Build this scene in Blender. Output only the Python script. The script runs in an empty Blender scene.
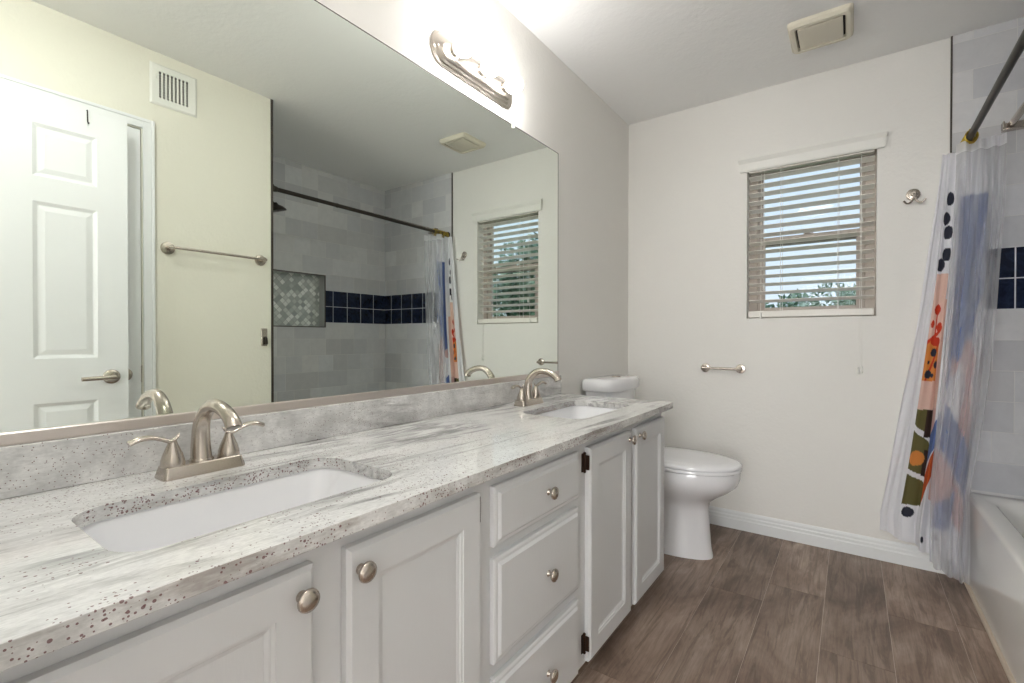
import bpy, bmesh, math, random
from mathutils import Vector, Matrix, noise
random.seed(7)
PI = math.pi
S = bpy.context.scene
COL = S.collection

# ------------------------------------------------------------------ camera
FPX = 474.5
cam_data = bpy.data.cameras.new('camera')
cam_data.sensor_fit = 'HORIZONTAL'
cam_data.sensor_width = 36.0
cam_data.lens = FPX * 36.0 / 1024.0
cam_data.clip_start = 0.01
cam = bpy.data.objects.new('camera', cam_data)
COL.objects.link(cam)
yaw, pitch, roll = 0.6206, -0.0074, 0.0009
F = Vector((-math.sin(yaw) * math.cos(pitch), math.cos(yaw) * math.cos(pitch), math.sin(pitch)))
R0 = Vector((math.cos(yaw), math.sin(yaw), 0))
U0 = R0.cross(F)
R1 = R0 * math.cos(roll) + U0 * math.sin(roll)
U1 = U0 * math.cos(roll) - R0 * math.sin(roll)
m = Matrix((R1, U1, -F)).transposed().to_4x4()
m.translation = Vector((1.1667, 0.0, 1.075))
cam.matrix_world = m
S.camera = cam

# ------------------------------------------------------------------ world and exposure
S.view_settings.view_transform = 'Standard'
S.view_settings.look = 'None'
S.view_settings.gamma = 1.0
S.view_settings.use_curve_mapping = False
S.view_settings.exposure = 0.36
S.cycles.max_bounces = 10
S.cycles.diffuse_bounces = 5
S.cycles.glossy_bounces = 5
S.cycles.transparent_max_bounces = 24
S.cycles.sample_clamp_indirect = 6.0
S.cycles.caustics_reflective = True
S.cycles.caustics_refractive = False
S.cycles.use_denoising = True

world = bpy.data.worlds.new('sky')
S.world = world
world.use_nodes = True
wn, wl = world.node_tree.nodes, world.node_tree.links
bg = wn['Background']
tc = wn.new('ShaderNodeTexCoord')
sp = wn.new('ShaderNodeSeparateXYZ')
cr = wn.new('ShaderNodeValToRGB')
wl.new(tc.outputs['Generated'], sp.inputs[0])
wl.new(sp.outputs['Z'], cr.inputs[0])
cr.color_ramp.elements[0].position = 0.0
cr.color_ramp.elements[0].color = (0.80, 0.90, 1.0, 1)
cr.color_ramp.elements[1].position = 0.6
cr.color_ramp.elements[1].color = (0.55, 0.74, 1.0, 1)
wl.new(cr.outputs[0], bg.inputs[0])
bg.inputs[1].default_value = 0.90

BULB_EMIT = 46.0
LAMP_FILL = 14.0
PANE_FILL = 8.0
DOME_FILL = 25.0


def lamp(name, loc, watts, radius, color=(1, .95, .88)):
    d = bpy.data.lights.new(name, 'POINT')
    d.energy = watts
    d.shadow_soft_size = radius
    d.color = color
    o = bpy.data.objects.new(name, d)
    o.location = loc
    COL.objects.link(o)
    return o


# ------------------------------------------------------------------ material helpers
class NT:
    def __init__(self, mat):
        self.t = mat.node_tree
        self.n = self.t.nodes
        self.l = self.t.links
        self.bsdf = self.n.get('Principled BSDF')
        self.out = self.n.get('Material Output')

    def node(self, kind, **kw):
        nd = self.n.new(kind)
        for k, v in kw.items():
            setattr(nd, k, v)
        return nd

    def put(self, sock, v):
        if v is None:
            return
        if hasattr(v, 'is_linked'):
            self.l.new(v, sock)
        else:
            sock.default_value = v

    def math(self, op, a, b=None, c=None, clamp=False):
        nd = self.node('ShaderNodeMath', operation=op)
        nd.use_clamp = clamp
        self.put(nd.inputs[0], a)
        if b is not None:
            self.put(nd.inputs[1], b)
        if c is not None:
            self.put(nd.inputs[2], c)
        return nd.outputs[0]

    def mix(self, fac, a, b, mode='MIX'):
        nd = self.node('ShaderNodeMix', data_type='RGBA', blend_type=mode)
        self.put(nd.inputs[0], fac)
        self.put(nd.inputs[6], a if hasattr(a, 'is_linked') else c4(a))
        self.put(nd.inputs[7], b if hasattr(b, 'is_linked') else c4(b))
        return nd.outputs[2]

    def ramp(self, fac, stops):
        nd = self.node('ShaderNodeValToRGB')
        els = nd.color_ramp.elements
        while len(els) < len(stops):
            els.new(0.5)
        for e, (p, c) in zip(els, stops):
            e.position = p
            e.color = c4(c) if not isinstance(c, (int, float)) else (c, c, c, 1)
        self.put(nd.inputs[0], fac)
        return nd.outputs[0]

    def pos(self):
        return self.node('ShaderNodeNewGeometry').outputs['Position']

    def sep(self, v):
        nd = self.node('ShaderNodeSeparateXYZ')
        self.l.new(v, nd.inputs[0])
        return nd.outputs

    def comb(self, x, y, z):
        nd = self.node('ShaderNodeCombineXYZ')
        for i, v in enumerate((x, y, z)):
            self.put(nd.inputs[i], v)
        return nd.outputs[0]

    def mapping(self, v, scale=(1, 1, 1), rot=(0, 0, 0), loc=(0, 0, 0)):
        nd = self.node('ShaderNodeMapping')
        self.l.new(v, nd.inputs[0])
        nd.inputs['Scale'].default_value = scale
        nd.inputs['Rotation'].default_value = rot
        nd.inputs['Location'].default_value = loc
        return nd.outputs[0]

    def noise(self, v, scale, detail=4, rough=.55, dist=0.0):
        nd = self.node('ShaderNodeTexNoise')
        self.l.new(v, nd.inputs['Vector'])
        nd.inputs['Scale'].default_value = scale
        nd.inputs['Detail'].default_value = detail
        nd.inputs['Roughness'].default_value = rough
        nd.inputs['Distortion'].default_value = dist
        return nd.outputs['Fac']

    def voronoi(self, v, scale, feature='F1', rnd=1.0):
        nd = self.node('ShaderNodeTexVoronoi', feature=feature)
        self.l.new(v, nd.inputs['Vector'])
        nd.inputs['Scale'].default_value = scale
        nd.inputs['Randomness'].default_value = rnd
        return nd

    def bump(self, h, strength=.2, dist=.01):
        nd = self.node('ShaderNodeBump')
        nd.inputs['Strength'].default_value = strength
        nd.inputs['Distance'].default_value = dist
        self.put(nd.inputs['Height'], h)
        self.l.new(nd.outputs[0], self.bsdf.inputs['Normal'])


def c4(c):
    return tuple(c) + (1,) if len(c) == 3 else tuple(c)


def srgb(r, g, b):
    f = lambda v: (v / 255 / 12.92) if v / 255 <= .04045 else ((v / 255 + .055) / 1.055) ** 2.4
    return (f(r), f(g), f(b))


def mat(name, color=(.8, .8, .8), rough=.5, metal=0.0, spec=None, coat=0.0):
    mt = bpy.data.materials.new(name)
    mt.use_nodes = True
    b = mt.node_tree.nodes['Principled BSDF']
    b.inputs['Base Color'].default_value = c4(color)
    b.inputs['Roughness'].default_value = rough
    b.inputs['Metallic'].default_value = metal
    if spec is not None:
        b.inputs['Specular IOR Level'].default_value = spec
    if coat:
        b.inputs['Coat Weight'].default_value = coat
        b.inputs['Coat Roughness'].default_value = .05
    return mt


def plaster(name, color, bumpk=.25, sc=70):
    mt = mat(name, color, .75, spec=.3)
    t = NT(mt)
    p = t.pos()
    a = t.noise(p, sc, 3, .6)
    b = t.noise(p, sc * .35, 2, .5)
    h = t.math('ADD', a, b)
    t.bump(h, bumpk, .004)
    c = t.mix(t.noise(p, 9, 3), tuple(v * .985 for v in color), color)
    t.l.new(c, t.bsdf.inputs['Base Color'])
    return mt


M = {}
M['wall'] = plaster('white_wall_paint', srgb(236, 234, 229), .32, 60)
M['wallcream'] = plaster('cream_wall_paint', srgb(235, 232, 219), .32, 60)
M['ceiling'] = plaster('ceiling_paint', srgb(246, 246, 245), .3, 50)
M['white'] = mat('white_gloss_paint', srgb(236, 237, 238), .38)
M['trimwhite'] = mat('white_trim_paint', srgb(232, 234, 234), .42)
M['porcelain'] = mat('white_porcelain', srgb(240, 240, 242), .08, spec=.5, coat=.4)
M['acrylic'] = mat('white_tub_enamel', srgb(236, 235, 232), .12, coat=.3)
M['plastic'] = mat('white_plastic', srgb(235, 234, 228), .4)
M['cream'] = mat('cream_plastic', srgb(226, 220, 202), .5)
M['dark'] = mat('dark_gap', srgb(38, 33, 30), .8)
M['bronze'] = mat('dark_bronze', srgb(62, 57, 52), .35, metal=.8)
M['trimmetal'] = mat('dark_metal_edge', srgb(78, 72, 66), .4, metal=.6)
M['gold'] = mat('brass_ring_metal', srgb(176, 150, 60), .3, metal=.9)
M['channel'] = mat('satin_mirror_channel', srgb(212, 203, 196), .33, metal=.85)
M['tan'] = mat('tan_window_frame', srgb(184, 172, 160), .5)
M['slat'] = mat('blind_slat', srgb(240, 236, 228), .45)
M['cord'] = mat('white_cord', srgb(236, 234, 228), .7)
M['caulk'] = mat('beige_caulk', srgb(196, 182, 164), .6)
M['hinge'] = mat('rusty_hinge', srgb(66, 48, 38), .45, metal=.7)
M['glassbulb'] = None

# brushed nickel
mt = mat('brushed_nickel', srgb(196, 187, 177), .27, metal=1.0)
M['nickel'] = mt
M['aer'] = mat('dull_grey_aerator', srgb(150, 146, 140), .5, metal=.3)
M['chrome'] = mat('polished_chrome', srgb(214, 210, 204), .14, metal=1.0)

# cabinet paint
mt = mat('pale_grey_cabinet_paint', srgb(217, 218, 219), .42)
t = NT(mt)
t.bump(t.noise(t.mapping(t.pos(), (30, 30, 6)), 4, 3), .08, .003)
M['cabinet'] = mt

# mirror
mt = mat('mirror_silver', srgb(241, 247, 240), 0.0, metal=1.0)
M['mirror'] = mt

# window glass
mt = mat('window_glass')
t = NT(mt)
t.n.remove(t.bsdf)
tr = t.node('ShaderNodeBsdfTransparent')
tr.inputs[0].default_value = (.94, .96, .96, 1)
gl = t.node('ShaderNodeBsdfGlossy')
gl.inputs['Roughness'].default_value = .0
mx = t.node('ShaderNodeMixShader')
mx.inputs[0].default_value = .006
t.l.new(tr.outputs[0], mx.inputs[1])
t.l.new(gl.outputs[0], mx.inputs[2])
t.l.new(mx.outputs[0], t.out.inputs[0])
M['glass'] = mt

# lit bulb
mt = mat('lit_frosted_bulb', (1, 1, 1), .3)
b = mt.node_tree.nodes['Principled BSDF']
b.inputs['Emission Color'].default_value = (1.0, .985, .965, 1)
b.inputs['Emission Strength'].default_value = BULB_EMIT
M['bulb'] = mt


# granite
def granite(name, base, vein_amt, speck_amt, brown):
    mt = mat(name, base, .06, spec=.6)
    t = NT(mt)
    p = t.pos()
    warp = t.mapping(p, (1, 1, 1), (0, 0, math.radians(4)))
    streak = t.mapping(warp, (9.0, 1.15, 7.0))
    n1 = t.noise(streak, 1.6, 8, .62, .7)
    n2 = t.noise(t.mapping(warp, (34, 4.0, 30)), 1.0, 6, .7, .5)
    n3 = t.noise(p, 2.3, 4, .5)
    cloud = t.noise(p, 14, 6, .65)
    light = srgb(246, 245, 243)
    grey = srgb(178, 177, 175)
    c = t.mix(t.ramp(cloud, [(.3, 0.0), (.72, 1.0)]), base, light)
    band = t.ramp(n1, [(.43, 0.0), (.50, 1.0), (.54, .8), (.60, 0.0)])
    band2 = t.ramp(n3, [(.42, .1), (.6, 1.0)])
    fine = t.ramp(n2, [(.46, 0.0), (.62, 1.0)])
    v = t.math('MULTIPLY', t.math('MULTIPLY', band, band2), vein_amt, clamp=True)
    c = t.mix(v, c, grey)
    v2 = t.math('MULTIPLY', t.math('MULTIPLY', v, fine), 1.0, clamp=True)
    c = t.mix(v2, c, srgb(108, 106, 108))
    g = t.ramp(t.noise(t.mapping(warp, (260, 90, 260)), 1.0, 3, .7), [(.38, 0.0), (.66, 1.0)])
    c = t.mix(t.math('MULTIPLY', g, .30), c, srgb(158, 157, 156))
    gs = t.ramp(t.noise(t.mapping(warp, (150, 16, 150)), 1.0, 5, .75), [(.55, 0.0), (.66, 1.0)])
    c = t.mix(t.math('MULTIPLY', t.math('MULTIPLY', gs, t.math('MULTIPLY_ADD', v, .7, .15)), vein_amt), c, srgb(92, 88, 88))
    if brown:
        bn = t.ramp(t.noise(t.mapping(p, (3, 3.2, 14)), 1.5, 5, .65), [(.5, 0.0), (.62, 1.0)])
        c = t.mix(t.math('MULTIPLY', bn, brown), c, srgb(126, 114, 104))
    # burgundy garnets, in loose clusters
    for sc, th, k in ((120, .25, .8), (190, .27, 1.2), (260, .27, 1.0)):
        vo = t.voronoi(p, sc)
        dots = t.math('LESS_THAN', vo.outputs['Distance'], th)
        rn = t.sep(vo.outputs['Color'])[0]
        clus = t.ramp(t.noise(p, 5.5, 3, .6), [(.36, 0.0), (.62, 1.0)])
        keep = t.math('LESS_THAN', rn, t.math('MULTIPLY', clus, speck_amt * k))
        d = t.math('MULTIPLY', dots, keep)
        c = t.mix(t.math('MULTIPLY', d, .85), c, srgb(104, 64, 66))
    t.l.new(c, t.bsdf.inputs['Base Color'])
    return mt


M['granite'] = granite('white_granite_top', srgb(234, 234, 233), .9, .26, 0)
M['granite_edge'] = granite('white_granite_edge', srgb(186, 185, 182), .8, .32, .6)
M['granite_back'] = granite('grey_granite_splash', srgb(190, 190, 189), .45, .15, .05)
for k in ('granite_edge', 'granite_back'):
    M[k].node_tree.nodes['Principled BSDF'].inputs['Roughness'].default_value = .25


# wall tile.  along: 0 = tile runs along world x, 1 = along y
def tilemat(name, along):
    mt = mat(name, (.6, .6, .6), .22, spec=.5)
    t = NT(mt)
    P = t.pos()
    s = t.sep(P)
    u, z = s[along], s[2]
    W_, H_ = .137, .1335
    row = t.math('FLOOR', t.math('DIVIDE', t.math('SUBTRACT', z, 1.2010), H_))
    fz = t.math('FRACT', t.math('DIVIDE', t.math('SUBTRACT', z, 1.2010), H_))
    wn1 = t.node('ShaderNodeTexWhiteNoise', noise_dimensions='1D')
    t.put(wn1.inputs['W'], t.math('MULTIPLY', row, 7.31))
    inband = t.math('MULTIPLY', t.math('GREATER_THAN', row, -.5), t.math('LESS_THAN', row, 1.5))
    off = t.math('MULTIPLY', t.math('FLOOR', t.math('MULTIPLY', wn1.outputs['Value'], 3.99)), .5)
    off = t.math('MULTIPLY', off, t.math('SUBTRACT', 1.0, inband))
    base0 = 2.363 if along else 1.600
    a = t.math('ADD', t.math('DIVIDE', t.math('SUBTRACT', u, base0), W_), t.math('ADD', off, 40.0))
    pair = t.math('FLOOR', t.math('DIVIDE', a, 2.0))
    w2 = t.node('ShaderNodeTexWhiteNoise', noise_dimensions='2D')
    t.put(w2.inputs['Vector'], t.comb(pair, row, 0.0))
    merged = t.math('MULTIPLY', t.math('LESS_THAN', w2.outputs['Value'], .5), t.math('SUBTRACT', 1.0, inband))
    fa1 = t.math('FRACT', a)
    fa2 = t.math('FRACT', t.math('DIVIDE', a, 2.0))
    d1 = t.math('MULTIPLY', t.math('MINIMUM', fa1, t.math('SUBTRACT', 1.0, fa1)), W_)
    d2 = t.math('MULTIPLY', t.math('MINIMUM', fa2, t.math('SUBTRACT', 1.0, fa2)), W_ * 2)
    nd = t.node('ShaderNodeMix', data_type='FLOAT')
    t.put(nd.inputs[0], merged); t.put(nd.inputs[2], d1); t.put(nd.inputs[3], d2)
    du = nd.outputs[0]
    dz = t.math('MULTIPLY', t.math('MINIMUM', fz, t.math('SUBTRACT', 1.0, fz)), H_)
    dd = t.math('MINIMUM', du, dz)
    idn = t.node('ShaderNodeMix', data_type='FLOAT')
    t.put(idn.inputs[0], merged); t.put(idn.inputs[2], t.math('FLOOR', a)); t.put(idn.inputs[3], t.math('ADD', pair, 500.0))
    w3 = t.node('ShaderNodeTexWhiteNoise', noise_dimensions='2D')
    t.put(w3.inputs['Vector'], t.comb(idn.outputs[0], row, 0.0))
    r1 = t.sep(w3.outputs['Color'])
    body = t.ramp(r1[0], [(0.0, srgb(198, 199, 204)), (.5, srgb(213, 214, 218)), (1.0, srgb(228, 228, 230))])
    body = t.mix(t.math('MULTIPLY', r1[1], .22), body, srgb(196, 190, 180))
    cl = t.ramp(t.noise(P, 16, 5, .62, .4), [(.3, 0.0), (.75, 1.0)])
    body = t.mix(t.math('MULTIPLY', cl, .25), body, srgb(168, 170, 176))
    navy = t.mix(t.ramp(t.noise(P, 26, 4, .6, 1.0), [(.4, 0.0), (.75, 1.0)]), srgb(20, 27, 46), srgb(42, 53, 78))
    body = t.mix(inband, body, navy)
    grout = t.mix(inband, srgb(214, 213, 211), srgb(205, 207, 214))
    gw = t.math('MULTIPLY_ADD', inband, .0010, .0013)
    isg = t.math('LESS_THAN', dd, gw)
    c = t.mix(isg, body, grout)
    t.l.new(c, t.bsdf.inputs['Base Color'])
    t.l.new(t.math('MULTIPLY_ADD', isg, .5, .16), t.bsdf.inputs['Roughness'])
    h = t.math('ADD', t.math('MULTIPLY', t.math('MINIMUM', t.math('DIVIDE', dd, .004), 1.0), .6), t.math('MULTIPLY', t.noise(P, 22, 3), .5))
    t.bump(h, .25, .004)
    return mt


M['tile_x'] = tilemat('grey_wall_tile_across', 0)
M['tile_y'] = tilemat('grey_wall_tile_along', 1)

# niche mosaic
mt = mat('niche_mosaic', (.7, .7, .7), .15)
t = NT(mt)
q = t.sep(t.pos())
k = 1 / .0345
ua = t.math('MULTIPLY', t.math('ADD', q[1], q[2]), k * .7071)
ub = t.math('MULTIPLY', t.math('SUBTRACT', q[1], q[2]), k * .7071)
wn_ = t.node('ShaderNodeTexWhiteNoise', noise_dimensions='2D')
t.put(wn_.inputs['Vector'], t.comb(t.math('FLOOR', ua), t.math('FLOOR', ub), 0.0))
c = t.ramp(wn_.outputs['Value'], [(0, srgb(172, 178, 176)), (.35, srgb(196, 203, 199)), (.6, srgb(212, 216, 212)), (.8, srgb(238, 241, 238)), (1, srgb(250, 251, 250))])
fu, fv = t.math('FRACT', ua), t.math('FRACT', ub)
g = t.math('MINIMUM', t.math('MINIMUM', fu, t.math('SUBTRACT', 1.0, fu)), t.math('MINIMUM', fv, t.math('SUBTRACT', 1.0, fv)))
c = t.mix(t.math('LESS_THAN', g, .045), c, srgb(176, 180, 176))
t.l.new(c, t.bsdf.inputs['Base Color'])
M['mosaic'] = mt

# floor planks
mt = mat('brown_wood_plank', (.2, .15, .12), .42, spec=.35)
t = NT(mt)
at = t.node('ShaderNodeAttribute', attribute_name='plank')
rv = at.outputs['Fac']
P = t.pos()
s = t.sep(P)
pv = t.comb(t.math('ADD', s[0], t.math('MULTIPLY', rv, 13.0)), t.math('ADD', s[1], t.math('MULTIPLY', rv, 37.0)), 0.0)
grain = t.noise(t.mapping(pv, (26, 2.2, 1)), 1.0, 7, .68, 1.2)
fine = t.noise(t.mapping(pv, (120, 7, 1)), 1.0, 4, .7, .3)
blot = t.noise(t.mapping(pv, (6, 2.6, 1)), 1.0, 5, .6, .6)
c = t.ramp(blot, [(.28, srgb(112, 91, 78)), (.5, srgb(156, 133, 117)), (.74, srgb(190, 168, 151))])
c = t.mix(t.math('MULTIPLY', t.ramp(grain, [(.40, 1.0), (.50, 0.0)]), .45), c, srgb(88, 70, 60))
c = t.mix(t.math('MULTIPLY', t.ramp(fine, [(.4, 1.0), (.6, 0.0)]), .26), c, srgb(80, 64, 56))
kn = t.voronoi(t.mapping(pv, (3.2, 1.5, 1)), 1.0)
kd = t.ramp(kn.outputs['Distance'], [(.03, 1.0), (.10, 0.0)])
c = t.mix(t.math('MULTIPLY', kd, .55), c, srgb(66, 52, 45))
hs = t.node('ShaderNodeHueSaturation')
t.l.new(c, hs.inputs['Color'])
t.put(hs.inputs['Value'], t.math('MULTIPLY_ADD', rv, .42, .78))
hs.inputs['Saturation'].default_value = .92
t.l.new(hs.outputs[0], t.bsdf.inputs['Base Color'])
t.bump(t.math('ADD', grain, t.math('MULTIPLY', fine, .5)), .12, .003)
M['plank'] = mt
M['grout'] = mat('light_plank_seam', srgb(206, 192, 178), .8)
M['reveal'] = mat('niche_side_tile', srgb(196, 197, 196), .25)
M['grass'] = mat('dry_lawn', srgb(120, 130, 84), .9)
mt = mat('tree_leaf', srgb(74, 104, 62), .6)
t = NT(mt)
oi = t.node('ShaderNodeNewGeometry')
c = t.ramp(oi.outputs['Random Per Island'], [(0, srgb(84, 112, 84)), (.5, srgb(132, 156, 122)), (1, srgb(186, 200, 168))])
t.l.new(c, t.bsdf.inputs['Base Color'])
M['leaf'] = mt
M['bark'] = mat('tree_bark', srgb(92, 76, 62), .9)


# ------------------------------------------------------------------ geometry helpers
def box(bm, x0, x1, y0, y1, z0, z1, mi=0):
    vs = [bm.verts.new((x, y, z)) for z in (z0, z1) for y in (y0, y1) for x in (x0, x1)]
    fs = [(0, 2, 3, 1), (4, 5, 7, 6), (0, 1, 5, 4), (2, 6, 7, 3), (0, 4, 6, 2), (1, 3, 7, 5)]
    out = []
    for f in fs:
        fc = bm.faces.new([vs[i] for i in f])
        fc.material_index = mi
        out.append(fc)
    return out


def loft(bm, rings, cap0=True, cap1=True, mi=0, closed=True):
    rv = [[bm.verts.new(p) for p in r] for r in rings]
    n = len(rv[0])
    for a, b in zip(rv, rv[1:]):
        rng = range(n) if closed else range(n - 1)
        for i in rng:
            j = (i + 1) % n
            f = bm.faces.new((a[i], a[j], b[j], b[i]))
            f.material_index = mi
    if cap0:
        bm.faces.new(list(reversed(rv[0]))).material_index = mi
    if cap1:
        bm.faces.new(rv[-1]).material_index = mi
    return rv


def rrect(cx, cy, hx, hy, r, n=6):
    pts = []
    r = min(r, hx, hy)
    for sx, sy, a0 in ((1, 1, 0), (-1, 1, 90), (-1, -1, 180), (1, -1, 270)):
        for k in range(n + 1):
            a = math.radians(a0 + 90 * k / n)
            pts.append((cx + sx * (hx - r) + r * math.cos(a), cy + sy * (hy - r) + r * math.sin(a)))
    return pts


def lathe(bm, prof, axis_o=(0, 0, 0), axis=(0, 0, 1), n=28, mi=0, cap=True):
    ax = Vector(axis).normalized()
    t1 = ax.orthogonal().normalized()
    t2 = ax.cross(t1)
    o = Vector(axis_o)
    rings = []
    for r, h in prof:
        rings.append([o + ax * h + (t1 * math.cos(2 * PI * k / n) + t2 * math.sin(2 * PI * k / n)) * max(r, 1e-5) for k in range(n)])
    loft(bm, rings, cap, cap, mi)


def tube(bm, pts, rad, n=16, mi=0, cap=True, flat=1.0, up=None):
    P = [Vector(p) for p in pts]
    if not hasattr(rad, '__len__'):
        rad = [rad] * len(P)
    rings = []
    prev = None
    for i, p in enumerate(P):
        d = (P[min(i + 1, len(P) - 1)] - P[max(i - 1, 0)]).normalized()
        if prev is None:
            ref = Vector(up) if up else (Vector((0, 0, 1)) if abs(d.z) < .9 else Vector((1, 0, 0)))
            a = d.cross(ref).normalized()
        else:
            a = (prev - d * prev.dot(d)).normalized()
        prev = a
        b = d.cross(a)
        rings.append([p + (a * math.cos(2 * PI * k / n) + b * math.sin(2 * PI * k / n) * flat) * rad[i] for k in range(n)])
    loft(bm, rings, cap, cap, mi)


def smooth_path(pts, sub=6):
    P = [Vector(p) for p in pts]
    out = []
    for i in range(len(P) - 1):
        p0, p1, p2, p3 = P[max(i - 1, 0)], P[i], P[i + 1], P[min(i + 2, len(P) - 1)]
        for k in range(sub):
            t_ = k / sub
            out.append(.5 * ((2 * p1) + (-p0 + p2) * t_ + (2 * p0 - 5 * p1 + 4 * p2 - p3) * t_ ** 2 + (-p0 + 3 * p1 - 3 * p2 + p3) * t_ ** 3))
    out.append(P[-1])
    return out


def lerp_list(v, n):
    out = []
    for i in range(n):
        f = i / (n - 1) * (len(v) - 1)
        k = min(int(f), len(v) - 2)
        out.append(v[k] + (v[k + 1] - v[k]) * (f - k))
    return out


def obj(name, bm, mats, parent=None, smooth=False, bevel=0, seg=2, recalc=True, angle=40, origin=None):
    if recalc:
        bmesh.ops.recalc_face_normals(bm, faces=bm.faces[:])
    me = bpy.data.meshes.new(name)
    if origin is None and parent is None and len(bm.verts):
        xs = [v.co.x for v in bm.verts]; ys = [v.co.y for v in bm.verts]; zs = [v.co.z for v in bm.verts]
        origin = Vector(((min(xs) + max(xs)) / 2, (min(ys) + max(ys)) / 2, min(zs)))
    if origin is not None:
        bmesh.ops.translate(bm, verts=bm.verts[:], vec=-Vector(origin))
    bm.to_mesh(me)
    bm.free()
    if not isinstance(mats, (list, tuple)):
        mats = [mats]
    for mm in mats:
        me.materials.append(mm)
    o = bpy.data.objects.new(name, me)
    COL.objects.link(o)
    if parent is not None:
        o.parent = parent
    elif origin is not None:
        o.location = origin
    if smooth:
        for p in me.polygons:
            p.use_smooth = True
        me.set_sharp_from_angle(angle=math.radians(angle))
    if bevel:
        md = o.modifiers.new('bevel', 'BEVEL')
        md.width = bevel
        md.segments = seg
        md.limit_method = 'ANGLE'
        md.angle_limit = math.radians(35)
        for p in me.polygons:
            p.use_smooth = True
        me.set_sharp_from_angle(angle=math.radians(angle))
        md.harden_normals = False
    return o


def tag(o, label, cat, group=None, kind=None):
    if label:
        o['label'] = label
    if cat:
        o['category'] = cat
    if group:
        o['group'] = group
    if kind:
        o['kind'] = kind
    return o


def thing(name, loc, label, cat, group=None, rz=0, kind=None):
    o = bpy.data.objects.new(name, None)
    o.empty_display_size = .05
    COL.objects.link(o)
    o.location = loc
    o.rotation_euler = (0, 0, rz)
    return tag(o, label, cat, group, kind)


def copy_tree(o, parent=None):
    c = o.copy()
    COL.objects.link(c)
    c.parent = parent
    for ch in list(o.children):
        copy_tree(ch, c)
    return c


def B():
    return bmesh.new()


# ------------------------------------------------------------------ room dimensions
D, H = 2.916, 2.44          # far wall, ceiling
WX = 1.549                  # wall with towel bar
TX = 2.371                  # tiled long wall of the tub alcove
AY = 1.4216                 # near end of the alcove
XT = 1.531                  # where tile starts on far wall
NY = -0.05                  # near wall inner face


def structure(name, bm, m_, label, cat='wall', **kw):
    o = obj(name, bm, m_, **kw)
    return tag(o, label, cat, kind='structure')


# floor
bm = B()
attr = bm.faces.layers.float.new('plank')
rows = []
x = 0.055 - .205
joints = {0: .9, 1: .35, 2: 1.35, 3: 2.62, 4: 2.17, 5: 2.345, 6: 1.95, 7: 2.35, 8: 1.2}
i = 0
rnds = {}
GAP = .0013
X0 = 0.058
box(bm, -.02, 1.62, -1.9, D, -.02, -.0012, 1)
r = -1
while True:
    xa = X0 + r * .205
    xb = xa + .205
    if xa > 1.60:
        break
    j0 = joints.get(r + 1, 1.0)
    y = j0 - 1.22 * 4
    while y < D:
        ya, yb = max(y, -1.9), min(y + 1.22, D)
        if yb > ya + .01:
            fs = box(bm, max(xa, -.02) + GAP * .5, min(xb, 1.62) - GAP * .5, ya + GAP * .5, yb - GAP * .5, -.012, 0, 0)
            v = random.random()
            for f in fs:
                f[attr] = v
        y += 1.22
    r += 1
structure('floor', bm, [M['plank'], M['grout']], 'brown wood-look plank floor with thin pale seams', 'floor', recalc=True, origin=Vector((0, 0, 0)))

# ceiling
bm = B()
box(bm, -.12, 2.5, -.2, 3.05, H, H + .08)
structure('ceiling', bm, M['ceiling'], 'pale textured ceiling over the whole bathroom', 'ceiling')

# left wall (mirror wall)
bm = B()
box(bm, -.12, 0, -.2, D + .12, 0, H)
structure('wall_left', bm, M['wall'], 'white textured wall behind the mirror and vanity')

# far wall with window hole
WX0, WX1, WZ0, WZ1 = .691, 1.265, 1.185, 2.035
bm = B()
def wall_with_hole_y(bm, x0, x1, y0, y1, z0, z1, hx0, hx1, hz0, hz1):
    box(bm, x0, hx0, y0, y1, z0, z1)
    box(bm, hx1, x1, y0, y1, z0, z1)
    box(bm, hx0, hx1, y0, y1, z0, hz0)
    box(bm, hx0, hx1, y0, y1, hz1, z1)
wall_with_hole_y(bm, 0, XT, D, D + .15, 0, H, WX0, WX1, WZ0, WZ1)
bmesh.ops.remove_doubles(bm, verts=bm.verts[:], dist=1e-5)
structure('wall_far', bm, M['wall'], 'off-white textured far wall holding the small window', recalc=False)
bm = B()
box(bm, XT, 2.5, D - .008, D + .15, 0, H)
structure('wall_tub_far', bm, M['tile_x'], 'grey tiled end wall of the tub alcove beyond the curtain', recalc=False)
# tiled long wall with niche
NY0, NY1, NZ0, NZ1 = 1.70, 2.293, 1.160, 1.590
bm = B()
box(bm, TX, TX + .13, 1.30, NY0, 0, H)
box(bm, TX, TX + .13, NY1, D, 0, H)
box(bm, TX, TX + .13, NY0, NY1, 0, NZ0)
box(bm, TX, TX + .13, NY0, NY1, NZ1, H)
structure('wall_tub', bm, M['tile_y'], 'long grey tiled wall of the tub alcove with a navy tile band', recalc=False)
bm = B()
box(bm, TX + .088, TX + .10, NY0, NY1, NZ0, NZ1)
q2 = .0015
box(bm, TX + .001, TX + .088, NY0, NY0 + q2, NZ0, NZ1, 1)
box(bm, TX + .001, TX + .088, NY1 - q2, NY1, NZ0, NZ1, 1)
box(bm, TX + .001, TX + .088, NY0, NY1, NZ0, NZ0 + q2, 1)
box(bm, TX + .001, TX + .088, NY0, NY1, NZ1 - q2, NZ1, 1)
niche = structure('trim_3', bm, [M['mosaic'], M['reveal']], 'recessed shower niche backed with diamond-set pale mosaic', 'niche', recalc=False)
bm = B()
e = .007
for a in ((NY0, NY1, NZ1 - e, NZ1), (NY0, NY1, NZ0, NZ0 + e), (NY1 - e, NY1, NZ0, NZ1), (NY0, NY0 + e, NZ0, NZ1)):
    box(bm, TX - .003, TX + .004, *a)
structure('trim_4', bm, M['trimmetal'], 'dark metal edging around the shower niche', 'tile trim')

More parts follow.
